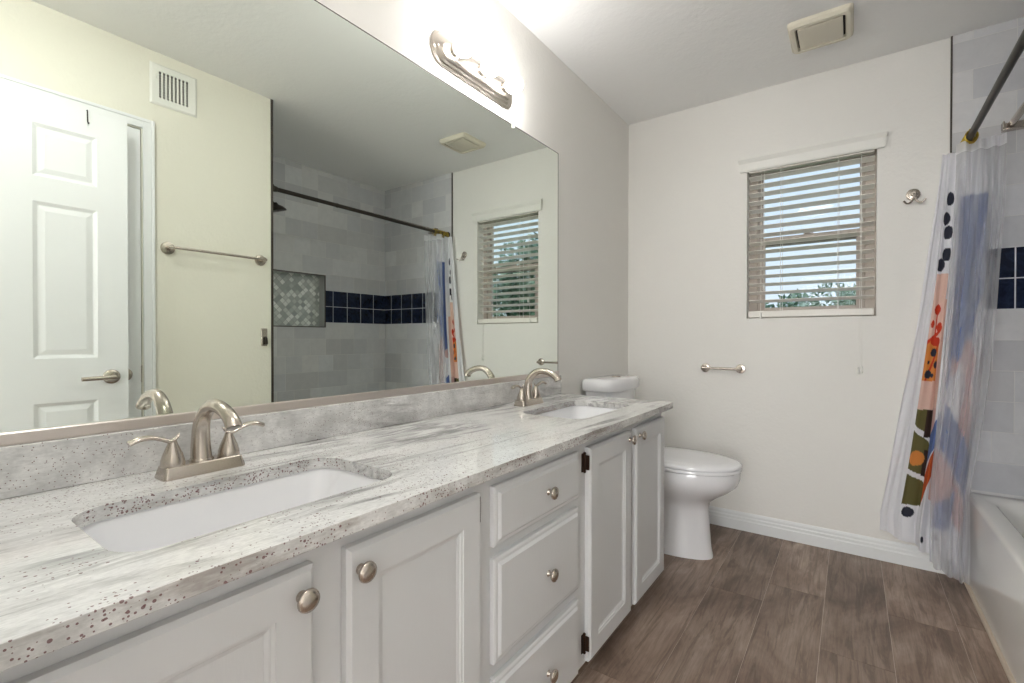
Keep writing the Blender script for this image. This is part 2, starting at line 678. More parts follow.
# wall opposite the mirror, with a closet door opening
CY0, CY1, CZ = .10, .803, 2.052
bm = B()
def wall_with_hole_x(bm, x0, x1, y0, y1, z0, z1, hy0, hy1, hz1):
    box(bm, x0, x1, y0, hy0, z0, z1)
    box(bm, x0, x1, hy1, y1, z0, z1)
    box(bm, x0, x1, hy0, hy1, hz1, z1)
wall_with_hole_x(bm, WX, WX + .12, -.17, AY - .008, 0, H, CY0, CY1, CZ)
structure('wall_right', bm, M['wallcream'], 'cream painted wall opposite the mirror with towel bar and doors', recalc=False)
bm = B()
box(bm, WX + .12, TX + .13, AY - .12, AY - .008, 0, H)
structure('wall_tub_near', bm, M['wall'], 'partition wall at the shower head end of the tub', recalc=False)
bm = B()
box(bm, WX, TX, AY - .008, AY, 0, H)
structure('wall_tub_near', bm, M['tile_x'], 'grey tiled face at the shower head end of the tub', recalc=False)

# metal tile edges
bm = B()
box(bm, XT - .004, XT + .002, D - .011, D, .0, H)
structure('trim_1', bm, M['trimmetal'], 'thin dark metal strip where far wall paint meets tile', 'tile trim')
bm = B()
box(bm, WX - .003, WX + .003, AY - .010, AY + .003, .0, H)
structure('trim_2', bm, M['trimmetal'], 'thin dark metal strip on the corner at the tub', 'tile trim')

# near wall with the doorway the photo looks in from
bm = B()
box(bm, 0, .72, NY - .12, NY, 0, H)
box(bm, 1.515, WX, NY - .12, NY, 0, H)
box(bm, .72, 1.515, NY - .12, NY, 2.06, H)
structure('wall_near', bm, M['wall'], 'white wall around the entry doorway behind the viewer', recalc=False)
# bedroom beyond the doorway, with an added daylit window to light the bathroom
bm = B()
box(bm, -1.2, -1.1, -3.4, NY - .12, 0, H)
box(bm, 3.0, 3.1, -3.4, NY - .12, 0, H)
box(bm, -1.1, -.12, -.17, -.10, 0, H)
box(bm, WX + .12, 3.0, -.17, -.10, 0, H)
HX0, HX1, HZ0, HZ1 = -.3, 2.3, .5, 2.25
box(bm, -1.1, HX0, -3.5, -3.4, 0, H)
box(bm, HX1, 3.0, -3.5, -3.4, 0, H)
box(bm, HX0, HX1, -3.5, -3.4, 0, HZ0)
box(bm, HX0, HX1, -3.5, -3.4, HZ1, H)
structure('wall_bedroom', bm, M['wall'], 'white walls of the bedroom outside the entry doorway', recalc=False)
bm = B()
box(bm, -1.2, 3.1, -3.5, -.2, H, H + .08)
structure('ceiling_bedroom', bm, M['ceiling'], 'bedroom ceiling outside the entry doorway', 'ceiling', recalc=False)
bm = B()
box(bm, -1.1, 3.0, -3.4, -1.9, -.02, 0)
box(bm, 1.62, 3.0, -1.9, -.17, -.02, 0)
box(bm, -1.1, -.02, -1.9, -.17, -.02, 0)
structure('floor_bedroom', bm, M['plank'], 'bedroom floor outside the entry doorway', 'floor', recalc=False)
w2_ = thing('fill_window', ((HX0 + HX1) / 2, -3.42, HZ0), 'wide bright daylit window pane added beyond the entry doorway as fill light', 'window', kind='structure')
mt = mat('glowing_fill_pane', (1, 1, 1), .8)
b = mt.node_tree.nodes['Principled BSDF']
b.inputs['Emission Color'].default_value = (.97, .985, 1.0, 1)
b.inputs['Emission Strength'].default_value = PANE_FILL  # pane glows by itself, added as fill through the doorway
M['glowing'] = mt
bm = B()
box(bm, HX0 + .04, HX1 - .04, -3.46, -3.45, HZ0 + .04, HZ1 - .04)
bmesh.ops.translate(bm, verts=bm.verts[:], vec=-w2_.location)
obj('pane', bm, M['glowing'], parent=w2_)
bm = B()
for xa_, xb_ in ((HX0, HX0 + .04), (HX1 - .04, HX1), ((HX0 + HX1) / 2 - .02, (HX0 + HX1) / 2 + .02)):
    box(bm, xa_, xb_, -3.47, -3.42, HZ0, HZ1)
box(bm, HX0, HX1, -3.47, -3.42, HZ0, HZ0 + .04)
box(bm, HX0, HX1, -3.47, -3.42, HZ1 - .04, HZ1)
bmesh.ops.translate(bm, verts=bm.verts[:], vec=-w2_.location)
obj('window_frame', bm, M['white'], parent=w2_)

# baseboards
BBP = [(0, 0), (.016, 0), (.016, .052), (.012, .058), (.012, .070), (.008, .076), (.008, .088), (.004, .0985), (0, .0985)]


def baseboard(name, a, b, nrm, label):
    a, b, nrm = Vector(a), Vector(b), Vector(nrm)
    bm = B()
    loft(bm, [[p + nrm * d + Vector((0, 0, h)) for d, h in BBP] for p in (a, b)])
    structure(name, bm, M['trimwhite'], label, 'baseboard')


baseboard('baseboard_far', (0, D, 0), (XT - .008, D, 0), (0, -1, 0), 'white stepped baseboard along the far wall')
baseboard('baseboard_right', (WX, .86, 0), (WX, AY - .02, 0), (-1, 0, 0), 'white baseboard below the towel bar')
baseboard('baseboard_left', (0, 2.03, 0), (0, D - .017, 0), (1, 0, 0), 'white baseboard on the wall behind the toilet')

# ------------------------------------------------------------------ window
win = thing('window_1', ((WX0 + WX1) / 2, D + .1, WZ0), 'small tan-framed sliding sash window behind the blind', 'window', kind='structure')
o_ = Vector(win.location)


def part(name, bm, m_, root, **kw):
    """mesh built in world coordinates, parented to root"""
    inv = root.location.copy()
    bmesh.ops.translate(bm, verts=bm.verts[:], vec=-inv)
    return obj(name, bm, m_, parent=root, **kw)


def frame_y(bm, x0, x1, z0, z1, w, y0, y1):
    box(bm, x0, x0 + w, y0, y1, z0, z1)
    box(bm, x1 - w, x1, y0, y1, z0, z1)
    box(bm, x0 + w, x1 - w, y0, y1, z0, z0 + w)
    box(bm, x0 + w, x1 - w, y0, y1, z1 - w, z1)


bm = B()
frame_y(bm, WX0, WX1, WZ0, WZ1, .044, D + .07, D + .135)
part('window_frame', bm, M['tan'], win, bevel=.002)
bm = B()
frame_y(bm, WX0 + .044, WX1 - .044, 1.59, WZ1 - .03, .022, D + .105, D + .13)
part('upper_sash', bm, M['tan'], win, bevel=.002)
bm = B()
frame_y(bm, WX0 + .044, WX1 - .044, WZ0 + .025, 1.635, .036, D + .078, D + .104)
part('lower_sash', bm, M['tan'], win, bevel=.002)
bm = B()
box(bm, WX0 + .06, WX1 - .06, D + .117, D + .121, 1.61, WZ1 - .05)
part('glass', bm, M['glass'], win)
bm = B()
box(bm, WX0 + .07, WX1 - .07, D + .09, D + .094, WZ0 + .06, 1.60)
part('glass', bm, M['glass'], win)
bm = B()
lathe(bm, [(.016, 0), (.016, .008), (.010, .014)], (.97, D + .09, 1.637), (0, 0, 1), 16)
box(bm, .955, 1.0, D + .086, D + .1, 1.635, 1.641)
part('sash_latch', bm, M['tan'], win, smooth=True)

# blind
bl = thing('window_blind', ((WX0 + WX1) / 2, D, WZ0), 'off-white horizontal slat blind with tilted slats covering the window', 'window blind')
bm = B()
# moulded valance with returns
prof = [(0, 0), (-.012, 0), (-.016, .010), (-.018, .045), (-.024, .056), (-.030, .066), (-.030, .080), (0, .080)]
VX0, VX1, VZ = .662, 1.290, 1.996
rings = []
for px, ret in ((VX0, 0), (VX1, 0)):
    rings.append([Vector((px + (d if px == VX0 else -d) * .5, D - .002 + d, VZ + h)) for d, h in prof])
loft(bm, rings)
part('valance', bm, M['plastic'], bl)
bm = B()
box(bm, WX0 + .01, WX1 - .01, D + .004, D + .05, WZ1 - .045, WZ1 - .002)
part('head_rail', bm, M['slat'], bl, bevel=.002)
bm = B()
ns, pitch_ = 16, .0455
tilt = math.radians(13)
for k in range(ns):
    zc = 1.962 - k * pitch_
    yc = D + .030
    n = 6
    top, bot = [], []
    for q_ in range(n + 1):
        f = q_ / n - .5
        dy = f * .050
        camber = .0022 * (1 - (2 * f) ** 2)
        yy = yc + dy * math.cos(tilt)
        zz = zc - dy * math.sin(tilt) + camber
        top.append((yy, zz + .0013)); bot.append((yy, zz - .0013))
    ring = top + bot[::-1]
    loft(bm, [[(xx, a_, b_) for a_, b_ in ring] for xx in (WX0 + .008, WX1 - .008)])
part('slats', bm, M['slat'], bl, smooth=True)
bm = B()
box(bm, WX0 + .008, WX1 - .008, D - .001, D + .050, WZ0 + .004, WZ0 + .040)
part('bottom_rail', bm, M['slat'], bl, bevel=.004)
for cx_ in (.855, 1.109):
    bm = B()
    tube(bm, [(cx_, D + .002, WZ0 + .02), (cx_, D + .002, WZ1 - .02)], .0013, 6)
    tube(bm, [(cx_ + .004, D + .056, WZ0 + .02), (cx_ + .004, D + .056, WZ1 - .02)], .0013, 6)
    part('ladder_cord', bm, M['cord'], bl)
for cx_, zb in ((.762, WZ0 - .005), (.777, WZ0 + .15)):
    bm = B()
    tube(bm, [(cx_, D - .003, zb + .03), (cx_, D - .001, WZ1 - .02)], .0012, 6)
    c_ = part('tilt_cord', bm, M['cord'], bl)
    bm = B()
    lathe(bm, [(.002, .034), (.0045, .028), (.0055, .006), (.003, 0)], (cx_, D - .004, zb), (0, 0, 1), 10)
    bmesh.ops.translate(bm, verts=bm.verts[:], vec=-Vector(bl.location))
    obj('cord_tassel', bm, M['plastic'], parent=c_, smooth=True)
for cx_, zb in ((1.196, .897), (1.210, .902)):
    bm = B()
    tube(bm, [(cx_, D - .006, zb + .03), ((cx_ + 1.204) / 2, D - .004, 1.25), (1.204, D - .001, WZ1 - .02)], .0012, 6)
    c_ = part('lift_cord', bm, M['cord'], bl)
    bm = B()
    lathe(bm, [(.002, .036), (.005, .030), (.0062, .006), (.003, 0)], (cx_, D - .008, zb), (0, 0, 1), 10)
    bmesh.ops.translate(bm, verts=bm.verts[:], vec=-Vector(bl.location))
    obj('cord_tassel', bm, M['plastic'], parent=c_, smooth=True)
bm = B()
lathe(bm, [(.006, 0), (.006, .012), (.003, .02)], (1.206, D - .003, 1.53 + .12), (0, 0, 1), 10)
part('cord_stop', bm, M['plastic'], bl, smooth=True)

# ------------------------------------------------------------------ countertop with two sink cut-outs
CT, CB, CX, CY = .805, .780, .559, 2.019
SINKS = [(.190, .640), (1.405, 1.860)]
SX0, SX1 = .185, .445


def loop_edges(bm, pts, z):
    vs = [bm.verts.new((p[0], p[1], z)) for p in pts]
    return [bm.edges.new((vs[i], vs[(i + 1) % len(vs)])) for i in range(len(vs))], vs


bm = B()
outer = rrect(CX / 2 + .0005, (NY + CY) / 2 + .001, CX / 2 - .0005, (CY - NY) / 2 - .001, .004, 2)
holes = [rrect((SX0 + SX1) / 2, (a + b_) / 2, (SX1 - SX0) / 2, (b_ - a) / 2, .055, 8) for a, b_ in SINKS]
ed = []
tops = []
for pts in [outer] + holes:
    e_, v_ = loop_edges(bm, pts, CT)
    ed += e_
    tops.append(v_)
bmesh.ops.triangle_fill(bm, use_beauty=True, use_dissolve=False, edges=ed, normal=(0, 0, 1))
top_faces = bm.faces[:]
ret = bmesh.ops.extrude_face_region(bm, geom=top_faces)
nv = [g for g in ret['geom'] if isinstance(g, bmesh.types.BMVert)]
bmesh.ops.translate(bm, verts=nv, vec=(0, 0, CB - CT))
bmesh.ops.recalc_face_normals(bm, faces=bm.faces[:])
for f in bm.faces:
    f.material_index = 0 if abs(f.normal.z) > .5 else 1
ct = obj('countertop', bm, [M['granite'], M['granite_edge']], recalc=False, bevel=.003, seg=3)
tag(ct, 'long speckled white and grey granite countertop with two sink cut-outs', 'countertop')
bm = B()
box(bm, .0005, .02, NY + .001, CY, CT + .0002, .8925)
tag(obj('backsplash', bm, M['granite_back'], bevel=.002), 'low grey granite backsplash strip standing along the mirror', 'backsplash')


def sink(y0, y1, label):
    cx_, cy_ = (SX0 + SX1) / 2, (y0 + y1) / 2
    hx, hy = (SX1 - SX0) / 2 + .004, (y1 - y0) / 2 + .004
    root = thing('sink_basin', (cx_, cy_, CB - .15), label, 'sink', 'undermount sinks')
    bm = B()
    z = CB - .0004
    spec = [(hx + .02, hy + .02, .06, z), (hx, hy, .056, z), (hx - .003, hy - .004, .055, z - .01), (hx - .010, hy - .018, .05, z - .05),
            (hx - .018, hy - .034, .05, z - .09), (hx - .03, hy - .055, .045, z - .115), (hx - .055, hy - .09, .04, z - .128), (.022, .022, .0219, z - .133)]
    rings = [[(px, py, zz) for px, py in rrect(cx_, cy_, a, b_, r_, 8)] for a, b_, r_, zz in spec]
    loft(bm, rings, False, True)
    # underside shell
    rings = [[(px, py, zz - .010) for px, py in rrect(cx_, cy_, a + .008, b_ + .008, r_ + .004, 8)] for a, b_, r_, zz in spec[1:]]
    loft(bm, rings, False, True)
    part('basin', bm, M['porcelain'], root, smooth=True, angle=60, recalc=False)
    for f in root.children[0].data.polygons:
        pass
    bm = B()
    lathe(bm, [(.021, .0), (.021, .003), (.016, .004), (.012, .001), (.0, .001)], (cx_, cy_, z - .133), (0, 0, 1), 24)
    part('drain', bm, M['nickel'], root, smooth=True)
    return root


sink(*SINKS[0], 'white rectangular undermount sink nearest the viewer in granite counter')
sink(*SINKS[1], 'white rectangular undermount sink at the toilet end of the counter')

# ------------------------------------------------------------------ faucets
def faucet(loc, label):
    root = thing('faucet', loc, label, 'faucet', 'two-handle arched faucets')
    bm = B()
    loft(bm, [[(a, b_, z) for a, b_ in rrect(0, 0, hx, hy, r_, 5)] for hx, hy, r_, z in
              ((.028, .0745, .010, .0003), (.028, .0745, .010, .003), (.0225, .069, .007, .022), (.0205, .067, .006, .0235))])
    obj('base_plate', bm, M['nickel'], parent=root, smooth=True, angle=35)
    bm = B()
    pts = smooth_path([(-.002, 0, .020), (-.005, 0, .058), (-.001, 0, .094), (.018, 0, .121), (.046, 0, .1365), (.078, 0, .1365),
                       (.108, 0, .128), (.130, 0, .114), (.137, 0, .103)], 6)
    rad = lerp_list([.0195, .0170, .0148, .0134, .0127, .0126, .0134, .0152], len(pts))
    tube(bm, pts, rad, 24)
    lathe(bm, [(.0215, .0), (.0215, .003), (.0195, .006)], (-.002, 0, .0225), (0, 0, 1), 28)
    sp_ = obj('spout', bm, M['nickel'], parent=root, smooth=True, angle=50)
    bm = B()
    d = (Vector(pts[-1]) - Vector(pts[-3])).normalized()
    lathe(bm, [(.011, -.002), (.011, .0015), (.009, .0015)], pts[-1], tuple(d), 20)
    obj('aerator', bm, M['aer'], parent=sp_, smooth=True)
    for sgn in (-1, 1):
        bm = B()
        y0 = sgn * .051
        lathe(bm, [(.0200, .022), (.0203, .026), (.0195, .034), (.0165, .045), (.0120, .056), (.0086, .064), (.0075, .069), (.006, .072)], (0, y0, 0), (0, 0, 1), 28)
        obj('handle_base', bm, M['nickel'], parent=root, smooth=True, angle=60)
        bm = B()
        lv = smooth_path([(-.002, y0 - sgn * .012, .083), (0, y0 - sgn * .006, .075), (.001, y0 + sgn * .004, .0705), (.002, y0 + sgn * .020, .077),
                          (.003, y0 + sgn * .036, .0825), (.003, y0 + sgn * .054, .0825), (.003, y0 + sgn * .070, .0765)], 5)
        rr = lerp_list([.0018, .005, .0075, .0072, .0080, .0092, .0085], len(lv))
        tube(bm, lv, rr, 14, flat=.55)
        obj('lever', bm, M['nickel'], parent=root, smooth=True, angle=60)
    return root


faucet((.099, .415, CT), 'brushed nickel two-lever faucet behind the nearest sink')
faucet((.100, 1.612, CT), 'brushed nickel two-lever faucet behind the sink by the toilet')

# ------------------------------------------------------------------ vanity cabinet
van = thing('vanity_cabinet', (.27, .98, 0), 'long pale grey painted vanity with four doors and three drawers', 'cabinet')
FX, DX = .510, .530
CZ0, CZ1 = .085, CB - .0005
bm = B()
VY0, VY1 = NY + .002, 2.003
# carcass panels, open box made of sides, bottom, back
box(bm, .004, FX - .018, VY0, VY0 + .016, CZ0, CZ1)
box(bm, .004, FX - .018, VY1 - .016, VY1, CZ0, CZ1)
box(bm, .004, FX - .018, VY0 + .016, VY1 - .016, CZ0, CZ0 + .016)
box(bm, .004, .012, VY0 + .016, VY1 - .016, CZ0 + .016, CZ1)
for yy in (.425, .80, 1.25):
    box(bm, .012, FX - .018, yy - .008, yy + .008, CZ0 + .016, CZ1 - .16)
part('carcass', bm, M['cabinet'], van)
bm = B()
box(bm, .40, .412, VY0, VY1 - .016, 0, CZ0)
part('toe_kick', bm, M['cabinet'], van)
bm = B()
box(bm, FX - .018, FX, VY0, VY1, .742 - .022, CZ1)
box(bm, FX - .018, FX, VY0, VY1, CZ0, .118)
for a, b_ in ((VY0, .080), (.385, .466), (.765, .848), (1.215, 1.312), (1.605, 1.70), (1.965, VY1)):
    box(bm, FX - .018, FX, a, b_, .118, .720)
for zz in (.575, .315):
    box(bm, FX - .018, FX, .848, 1.215, zz - .03, zz + .04)
part('face_frame', bm, M['cabinet'], van)


def knob(parent, y, z):
    bm = B()
    lathe(bm, [(.0085, 0), (.0085, .0015), (.0055, .004), (.005, .009), (.0065, .011), (.0148, .0145), (.0168, .018), (.0158, .0215), (.0095, .0245), (.0, .0255)],
          (DX + .0005, y, z), (1, 0, 0), 24)
    bmesh.ops.translate(bm, verts=bm.verts[:], vec=-Vector(van.location))
    obj('knob', bm, M['nickel'], parent=parent, smooth=True, angle=60)


def ring_x(x_, y0, y1, z0, z1):
    return [(x_, y0, z0), (x_, y1, z0), (x_, y1, z1), (x_, y0, z1)]


def cab_door(y0, y1, z0, z1, ky, kz):
    bm = B()
    w = .058
    loft(bm, [ring_x(FX + .001, y0, y1, z0, z1), ring_x(DX - .006, y0, y1, z0, z1), ring_x(DX, y0 + .007, y1 - .007, z0 + .007, z1 - .007),
              ring_x(DX, y0 + w, y1 - w, z0 + w, z1 - w),
              ring_x(DX - .002, y0 + w + .001, y1 - w - .001, z0 + w + .001, z1 - w - .001),
              ring_x(DX - .003, y0 + w + .006, y1 - w - .006, z0 + w + .006, z1 - w - .006),
              ring_x(DX - .0055, y0 + w + .008, y1 - w - .008, z0 + w + .008, z1 - w - .008),
              ring_x(DX - .007, y0 + w + .014, y1 - w - .014, z0 + w + .014, z1 - w - .014),
              ring_x(DX - .0075, y0 + w + .014, y1 - w - .014, z0 + w + .014, z1 - w - .014)])
    d = part('cabinet_door', bm, M['cabinet'], van)
    knob(d, ky, kz)
    return d


def drawer(y0, y1, z0, z1):
    bm = B()
    loft(bm, [ring_x(FX + .001, y0, y1, z0, z1), ring_x(DX - .008, y0, y1, z0, z1), ring_x(DX - .005, y0 + .006, y1 - .006, z0 + .006, z1 - .006),
              ring_x(DX - .005, y0 + .012, y1 - .012, z0 + .012, z1 - .012), ring_x(DX, y0 + .019, y1 - .019, z0 + .019, z1 - .019)])
    d = part('drawer', bm, M['cabinet'], van)
    knob(d, (y0 + y1) / 2 + .02, (z0 + z1) / 2)
    return d


d1 = cab_door(.058, .396, .094, .744, .374, .706)
d2 = cab_door(.452, .782, .094, .744, .474, .706)
drawer(.832, 1.236, .608, .744)
drawer(.832, 1.236, .345, .583)
drawer(.832, 1.236, .094, .312)
d3 = cab_door(1.298, 1.630, .094, .744, 1.606, .716)
d4 = cab_door(1.676, 2.000, .094, .744, 1.704, .716)


def hinge(y, z, d):
    bm = B()
    box(bm, FX + .0005, FX + .003, y - .012, y - .003, z - .028, z + .028)
    tube(bm, [(FX + .005, y, z - .031), (FX + .005, y, z + .031)], .0035, 12)
    for k in (-1, 1):
        lathe(bm, [(.0045, 0), (.0045, .003)], (FX + .005, y, z + k * .028 - .0015), (0, 0, 1), 12)
    box(bm, FX + .004, DX - .001, y + .001, y + .0045, z - .022, z + .022)
    bmesh.ops.translate(bm, verts=bm.verts[:], vec=-Vector(van.location))
    tag(obj('hinge', bm, M['hinge'], parent=d), 'dark rusty exposed hinge', None)


for z in (.700, .152):
    hinge(1.289, z, d3)
bm = B()
box(bm, FX + .0008, FX + .012, .7830, .7865, .680, .735)
bmesh.ops.translate(bm, verts=bm.verts[:], vec=-Vector(van.location))
tag(obj('hinge', bm, M['hinge'], parent=d2), 'dark hinge edge beside the door', None)

# ------------------------------------------------------------------ wall mirror
mir = thing('wall_mirror', (0, .98, .893), 'large frameless wall mirror above the vanity backsplash', 'mirror')
bm = B()
box(bm, .0003, .0035, NY + .002, 2.011, .9005, 1.9706)
part('mirror_glass', bm, M['mirror'], mir)
bm = B()
prof = [(.0002, .893), (.011, .893), (.012, .896), (.012, .9125), (.0105, .9146), (.0040, .9146), (.0040, .902), (.0002, .902)]
loft(bm, [[(a, yy, b_) for a, b_ in prof] for yy in (NY + .002, 2.011)])
part('bottom_channel', bm, M['channel'], mir)
bm = B()
e = .0022
box(bm, .0002, .0042, 2.011, 2.011 + e, .9146, 1.9706)
box(bm, .0002, .0042, NY + .002, 2.011 + e, 1.9706, 1.9706 + e)
part('edge', bm, M['trimmetal'], mir)
for yy in (.45, 1.635):
    bm = B()
    box(bm, .0002, .007, yy - .008, yy + .008, 1.966, 1.986)
    box(bm, .0036, .008, yy - .008, yy + .008, 1.958, 1.968)
    part('mirror_clip', bm, M['plastic'], mir, bevel=.001)

# ------------------------------------------------------------------ vanity light
lt = thing('vanity_light', (0, 1.39, 2.079), 'brushed nickel three-bulb bar light mounted above the mirror', 'wall light')
bm = B()
def oct_ring(x_, hy, hz, cut):
    c2 = cut * .45
    y0, z0 = 1.390, 2.079
    pts = []
    for sy, sz in ((1, 1), (-1, 1), (-1, -1), (1, -1)):
        a = [(hy, hz - cut), (hy - cut * .25, hz - cut * .45), (hy - cut * .6, hz - cut * .12), (hy - cut * 1.15, hz)]
        if sy * sz < 0:
            a = a[::-1]
        pts += [(x_, y0 + sy * p_, z0 + sz * q_) for p_, q_ in a]
    return pts
loft(bm, [oct_ring(.0003, .236, .058, .045), oct_ring(.006, .236, .058, .045), oct_ring(.009, .229, .051, .042), oct_ring(.013, .226, .048, .041),
          oct_ring(.017, .217, .040, .036), oct_ring(.021, .214, .037, .035), oct_ring(.026, .203, .028, .028), oct_ring(.028, .196, .022, .022)])
part('back_plate', bm, M['nickel'], lt, smooth=True, angle=25)
for k, yy in enumerate((1.240, 1.390, 1.540)):
    bm = B()
    lathe(bm, [(.024, .016), (.024, .024), (.020, .026), (.019, .038), (.017, .042)], (0, yy, 2.079), (1, 0, 0), 24)
    s_ = part('lamp_socket', bm, M['nickel'], lt, smooth=True)
    bm = B()
    R_ = .035
    pr_ = [(.013, .036), (.0137, .044)] + [(R_ * math.sin(math.radians(a)), .076 - R_ * math.cos(math.radians(a))) for a in range(25, 181, 10)]
    lathe(bm, pr_, (0, yy, 2.079), (1, 0, 0), 28)
    tag(part('light_bulb', bm, M['bulb'], lt, smooth=True), 'lit white globe bulb', None)

# ------------------------------------------------------------------ toilet
to = thing('toilet', (.38, 2.43, 0), 'white two-piece toilet with closed lid between vanity and far wall', 'toilet')
TY = 2.456


def egg(xc, xf, xb, hw, z, n=36, pw=2.3):
    pts = []
    for k in range(n):
        a = 2 * PI * k / n
        c_, s_ = math.cos(a), math.sin(a)
        rx = (xf - xc) if c_ > 0 else (xc - xb)
        ex = 2 / (2.05 if c_ > 0 else 2.8)
        pts.append((xc + rx * math.copysign(abs(c_) ** ex, c_), TY + hw * math.copysign(abs(s_) ** (2 / pw), s_), z))
    return pts


bm = B()
loft(bm, [egg(.36, .622, .12, .098, 0), egg(.36, .622, .12, .098, .010), egg(.36, .614, .13, .094, .05), egg(.36, .606, .13, .091, .15), egg(.37, .600, .13, .094, .23),
          egg(.39, .606, .13, .112, .270), egg(.42, .640, .14, .136, .300), egg(.44, .690, .15, .160, .332), egg(.46, .728, .17, .180, .365), egg(.46, .741, .18, .187, .395), egg(.46, .742, .18, .187, .425), egg(.46, .738, .18, .184, .436)])
part('bowl', bm, M['porcelain'], to, smooth=True, angle=60)
bm = B()
loft(bm, [egg(.46, .734, .235, .178, .4365), egg(.46, .734, .235, .178, .4395), egg(.46, .748, .235, .190, .442), egg(.46, .748, .235, .190, .450), egg(.46, .742, .24, .186, .455)])
part('seat', bm, M['porcelain'], to, smooth=True, angle=60)
bm = B()
loft(bm, [egg(.46, .734, .23, .178, .4552), egg(.46, .734, .23, .178, .4585), egg(.46, .749, .228, .191, .461), egg(.46, .747, .228, .189, .470), egg(.46, .735, .235, .178, .478), egg(.46, .69, .26, .14, .4825), egg(.46, .60, .33, .07, .484)])
part('lid', bm, M['porcelain'], to, smooth=True, angle=60)


TYT = 2.446


def tankring(xf, hw, z, bow=.034, xb=.022):
    pts = []
    n = 10
    for k in range(n + 1):      # front edge, bowed
        f = -1 + 2 * k / n
        pts.append((xf - bow * f * f - (.02 if abs(f) == 1 else 0), TYT + hw * f * (1 if abs(f) < 1 else 1), z))
    pts.append((xb + .01, TYT + hw * .96, z))
    pts.append((xb, TYT + hw * .9, z))
    pts.append((xb, TYT - hw * .9, z))
    pts.append((xb + .01, TYT - hw * .96, z))
    return pts


bm = B()
loft(bm, [tankring(.165, .170, .437), tankring(.180, .182, .47), tankring(.192, .196, .797)])
part('tank', bm, M['porcelain'], to, smooth=True, angle=35, bevel=.006)
bm = B()
loft(bm, [tankring(.204, .214, .7985, xb=.016), tankring(.208, .218, .806, xb=.014), tankring(.208, .218, .845, xb=.014), tankring(.200, .210, .857, xb=.018), tankring(.195, .175, .862, xb=.03)])
part('tank_lid', bm, M['porcelain'], to, smooth=True, angle=50)
bm = B()
lathe(bm, [(.024, 0), (.024, .004), (.020, .006), (.0, .006)], (.12, TYT, .8622), (0, 0, 1), 24)
part('flush_button', bm, M['nickel'], to, smooth=True)

# ------------------------------------------------------------------ bathtub
tub = thing('bathtub', (1.98, 2.17, 0), 'white built-in bathtub with flat apron behind the shower curtain', 'bathtub')
TZ = .392
bm = B()
cx_, cy_ = (1.587 + TX - .001) / 2, (AY + .001 + D - .009) / 2
hx, hy = (TX - .001 - 1.587) / 2, (D - .009 - AY - .001) / 2


def tr_(a, b_, r_, z, dx=0, dy=0):
    return [(px, py, z) for px, py in rrect(cx_ + dx, cy_ + dy, a, b_, r_, 8)]


loft(bm, [tr_(hx, hy, .004, 0), tr_(hx, hy, .004, TZ - .018), tr_(hx - .004, hy - .002, .006, TZ - .006), tr_(hx - .014, hy - .010, .014, TZ),
          tr_(hx - .062, hy - .085, .09, TZ), tr_(hx - .072, hy - .098, .09, TZ - .008), tr_(hx - .085, hy - .115, .10, TZ - .05), tr_(hx - .105, hy - .17, .11, .14),
          tr_(hx - .13, hy - .22, .12, .10), tr_(hx - .19, hy - .30, .12, .085)], False, True)
part('tub_shell', bm, M['acrylic'], tub, smooth=True, angle=50, recalc=True)
bm = B()
prof = [(0, 0), (-.012, 0), (-.011, .007), (-.006, .012), (0, .013)]
loft(bm, [[(1.587 + a, yy, b_) for a, b_ in prof] for yy in (AY, D - .009)])
tag(part('floor_bead', bm, M['caulk'], tub), 'beige bead at the foot of the apron', None)

# ------------------------------------------------------------------ shower fittings
rod = thing('shower_curtain_rod', (1.568, 2.17, 1.935), 'dark metal shower curtain rod carrying the brass rings', 'curtain rod')
bm = B()
tube(bm, [(1.562, AY + .012, 1.938), (1.5685, 2.17, 1.935), (1.575, D - .020, 1.931)], .0125, 20)
tube(bm, [(1.5655, 1.85, 1.9363), (1.5658, 1.86, 1.9362)], .0145, 20)
part('rod_tube', bm, M['bronze'], rod, smooth=True)
for yy, sg, xx, zz in ((AY + .0005, 1, 1.562, 1.938), (D - .0085, -1, 1.575, 1.931)):
    bm = B()
    lathe(bm, [(.026, 0), (.026, .004), (.018, .010), (.016, .030), (.0128, .034)], (xx, yy, zz), (0, sg, 0), 24)
    part('rod_flange', bm, M['bronze'], rod, smooth=True)

rod2 = thing('shower_bar', (1.705, 2.17, 1.985), 'shiny nickel bar inside the tub alcove with square end bracket', 'shower bar')
bm = B()
tube(bm, [(1.716, AY + .01, 1.985), (1.716, D - .03, 1.985)], .0125, 20)
part('bar_tube', bm, M['nickel'], rod2, smooth=True)
for y0, y1 in ((AY + .0005, AY + .035), (D - .043, D - .0085)):
    bm = B()
    box(bm, 1.690, 1.775, y0, y1, 1.964, 1.971)
    box(bm, 1.690, 1.696, y0, y1, 1.973, 2.002)
    box(bm, 1.690, 1.775, (y0 if y0 < 2 else y1 - .006), (y0 + .006 if y0 < 2 else y1), 1.973, 2.002)
    part('end_bracket', bm, M['nickel'], rod2, bevel=.001)

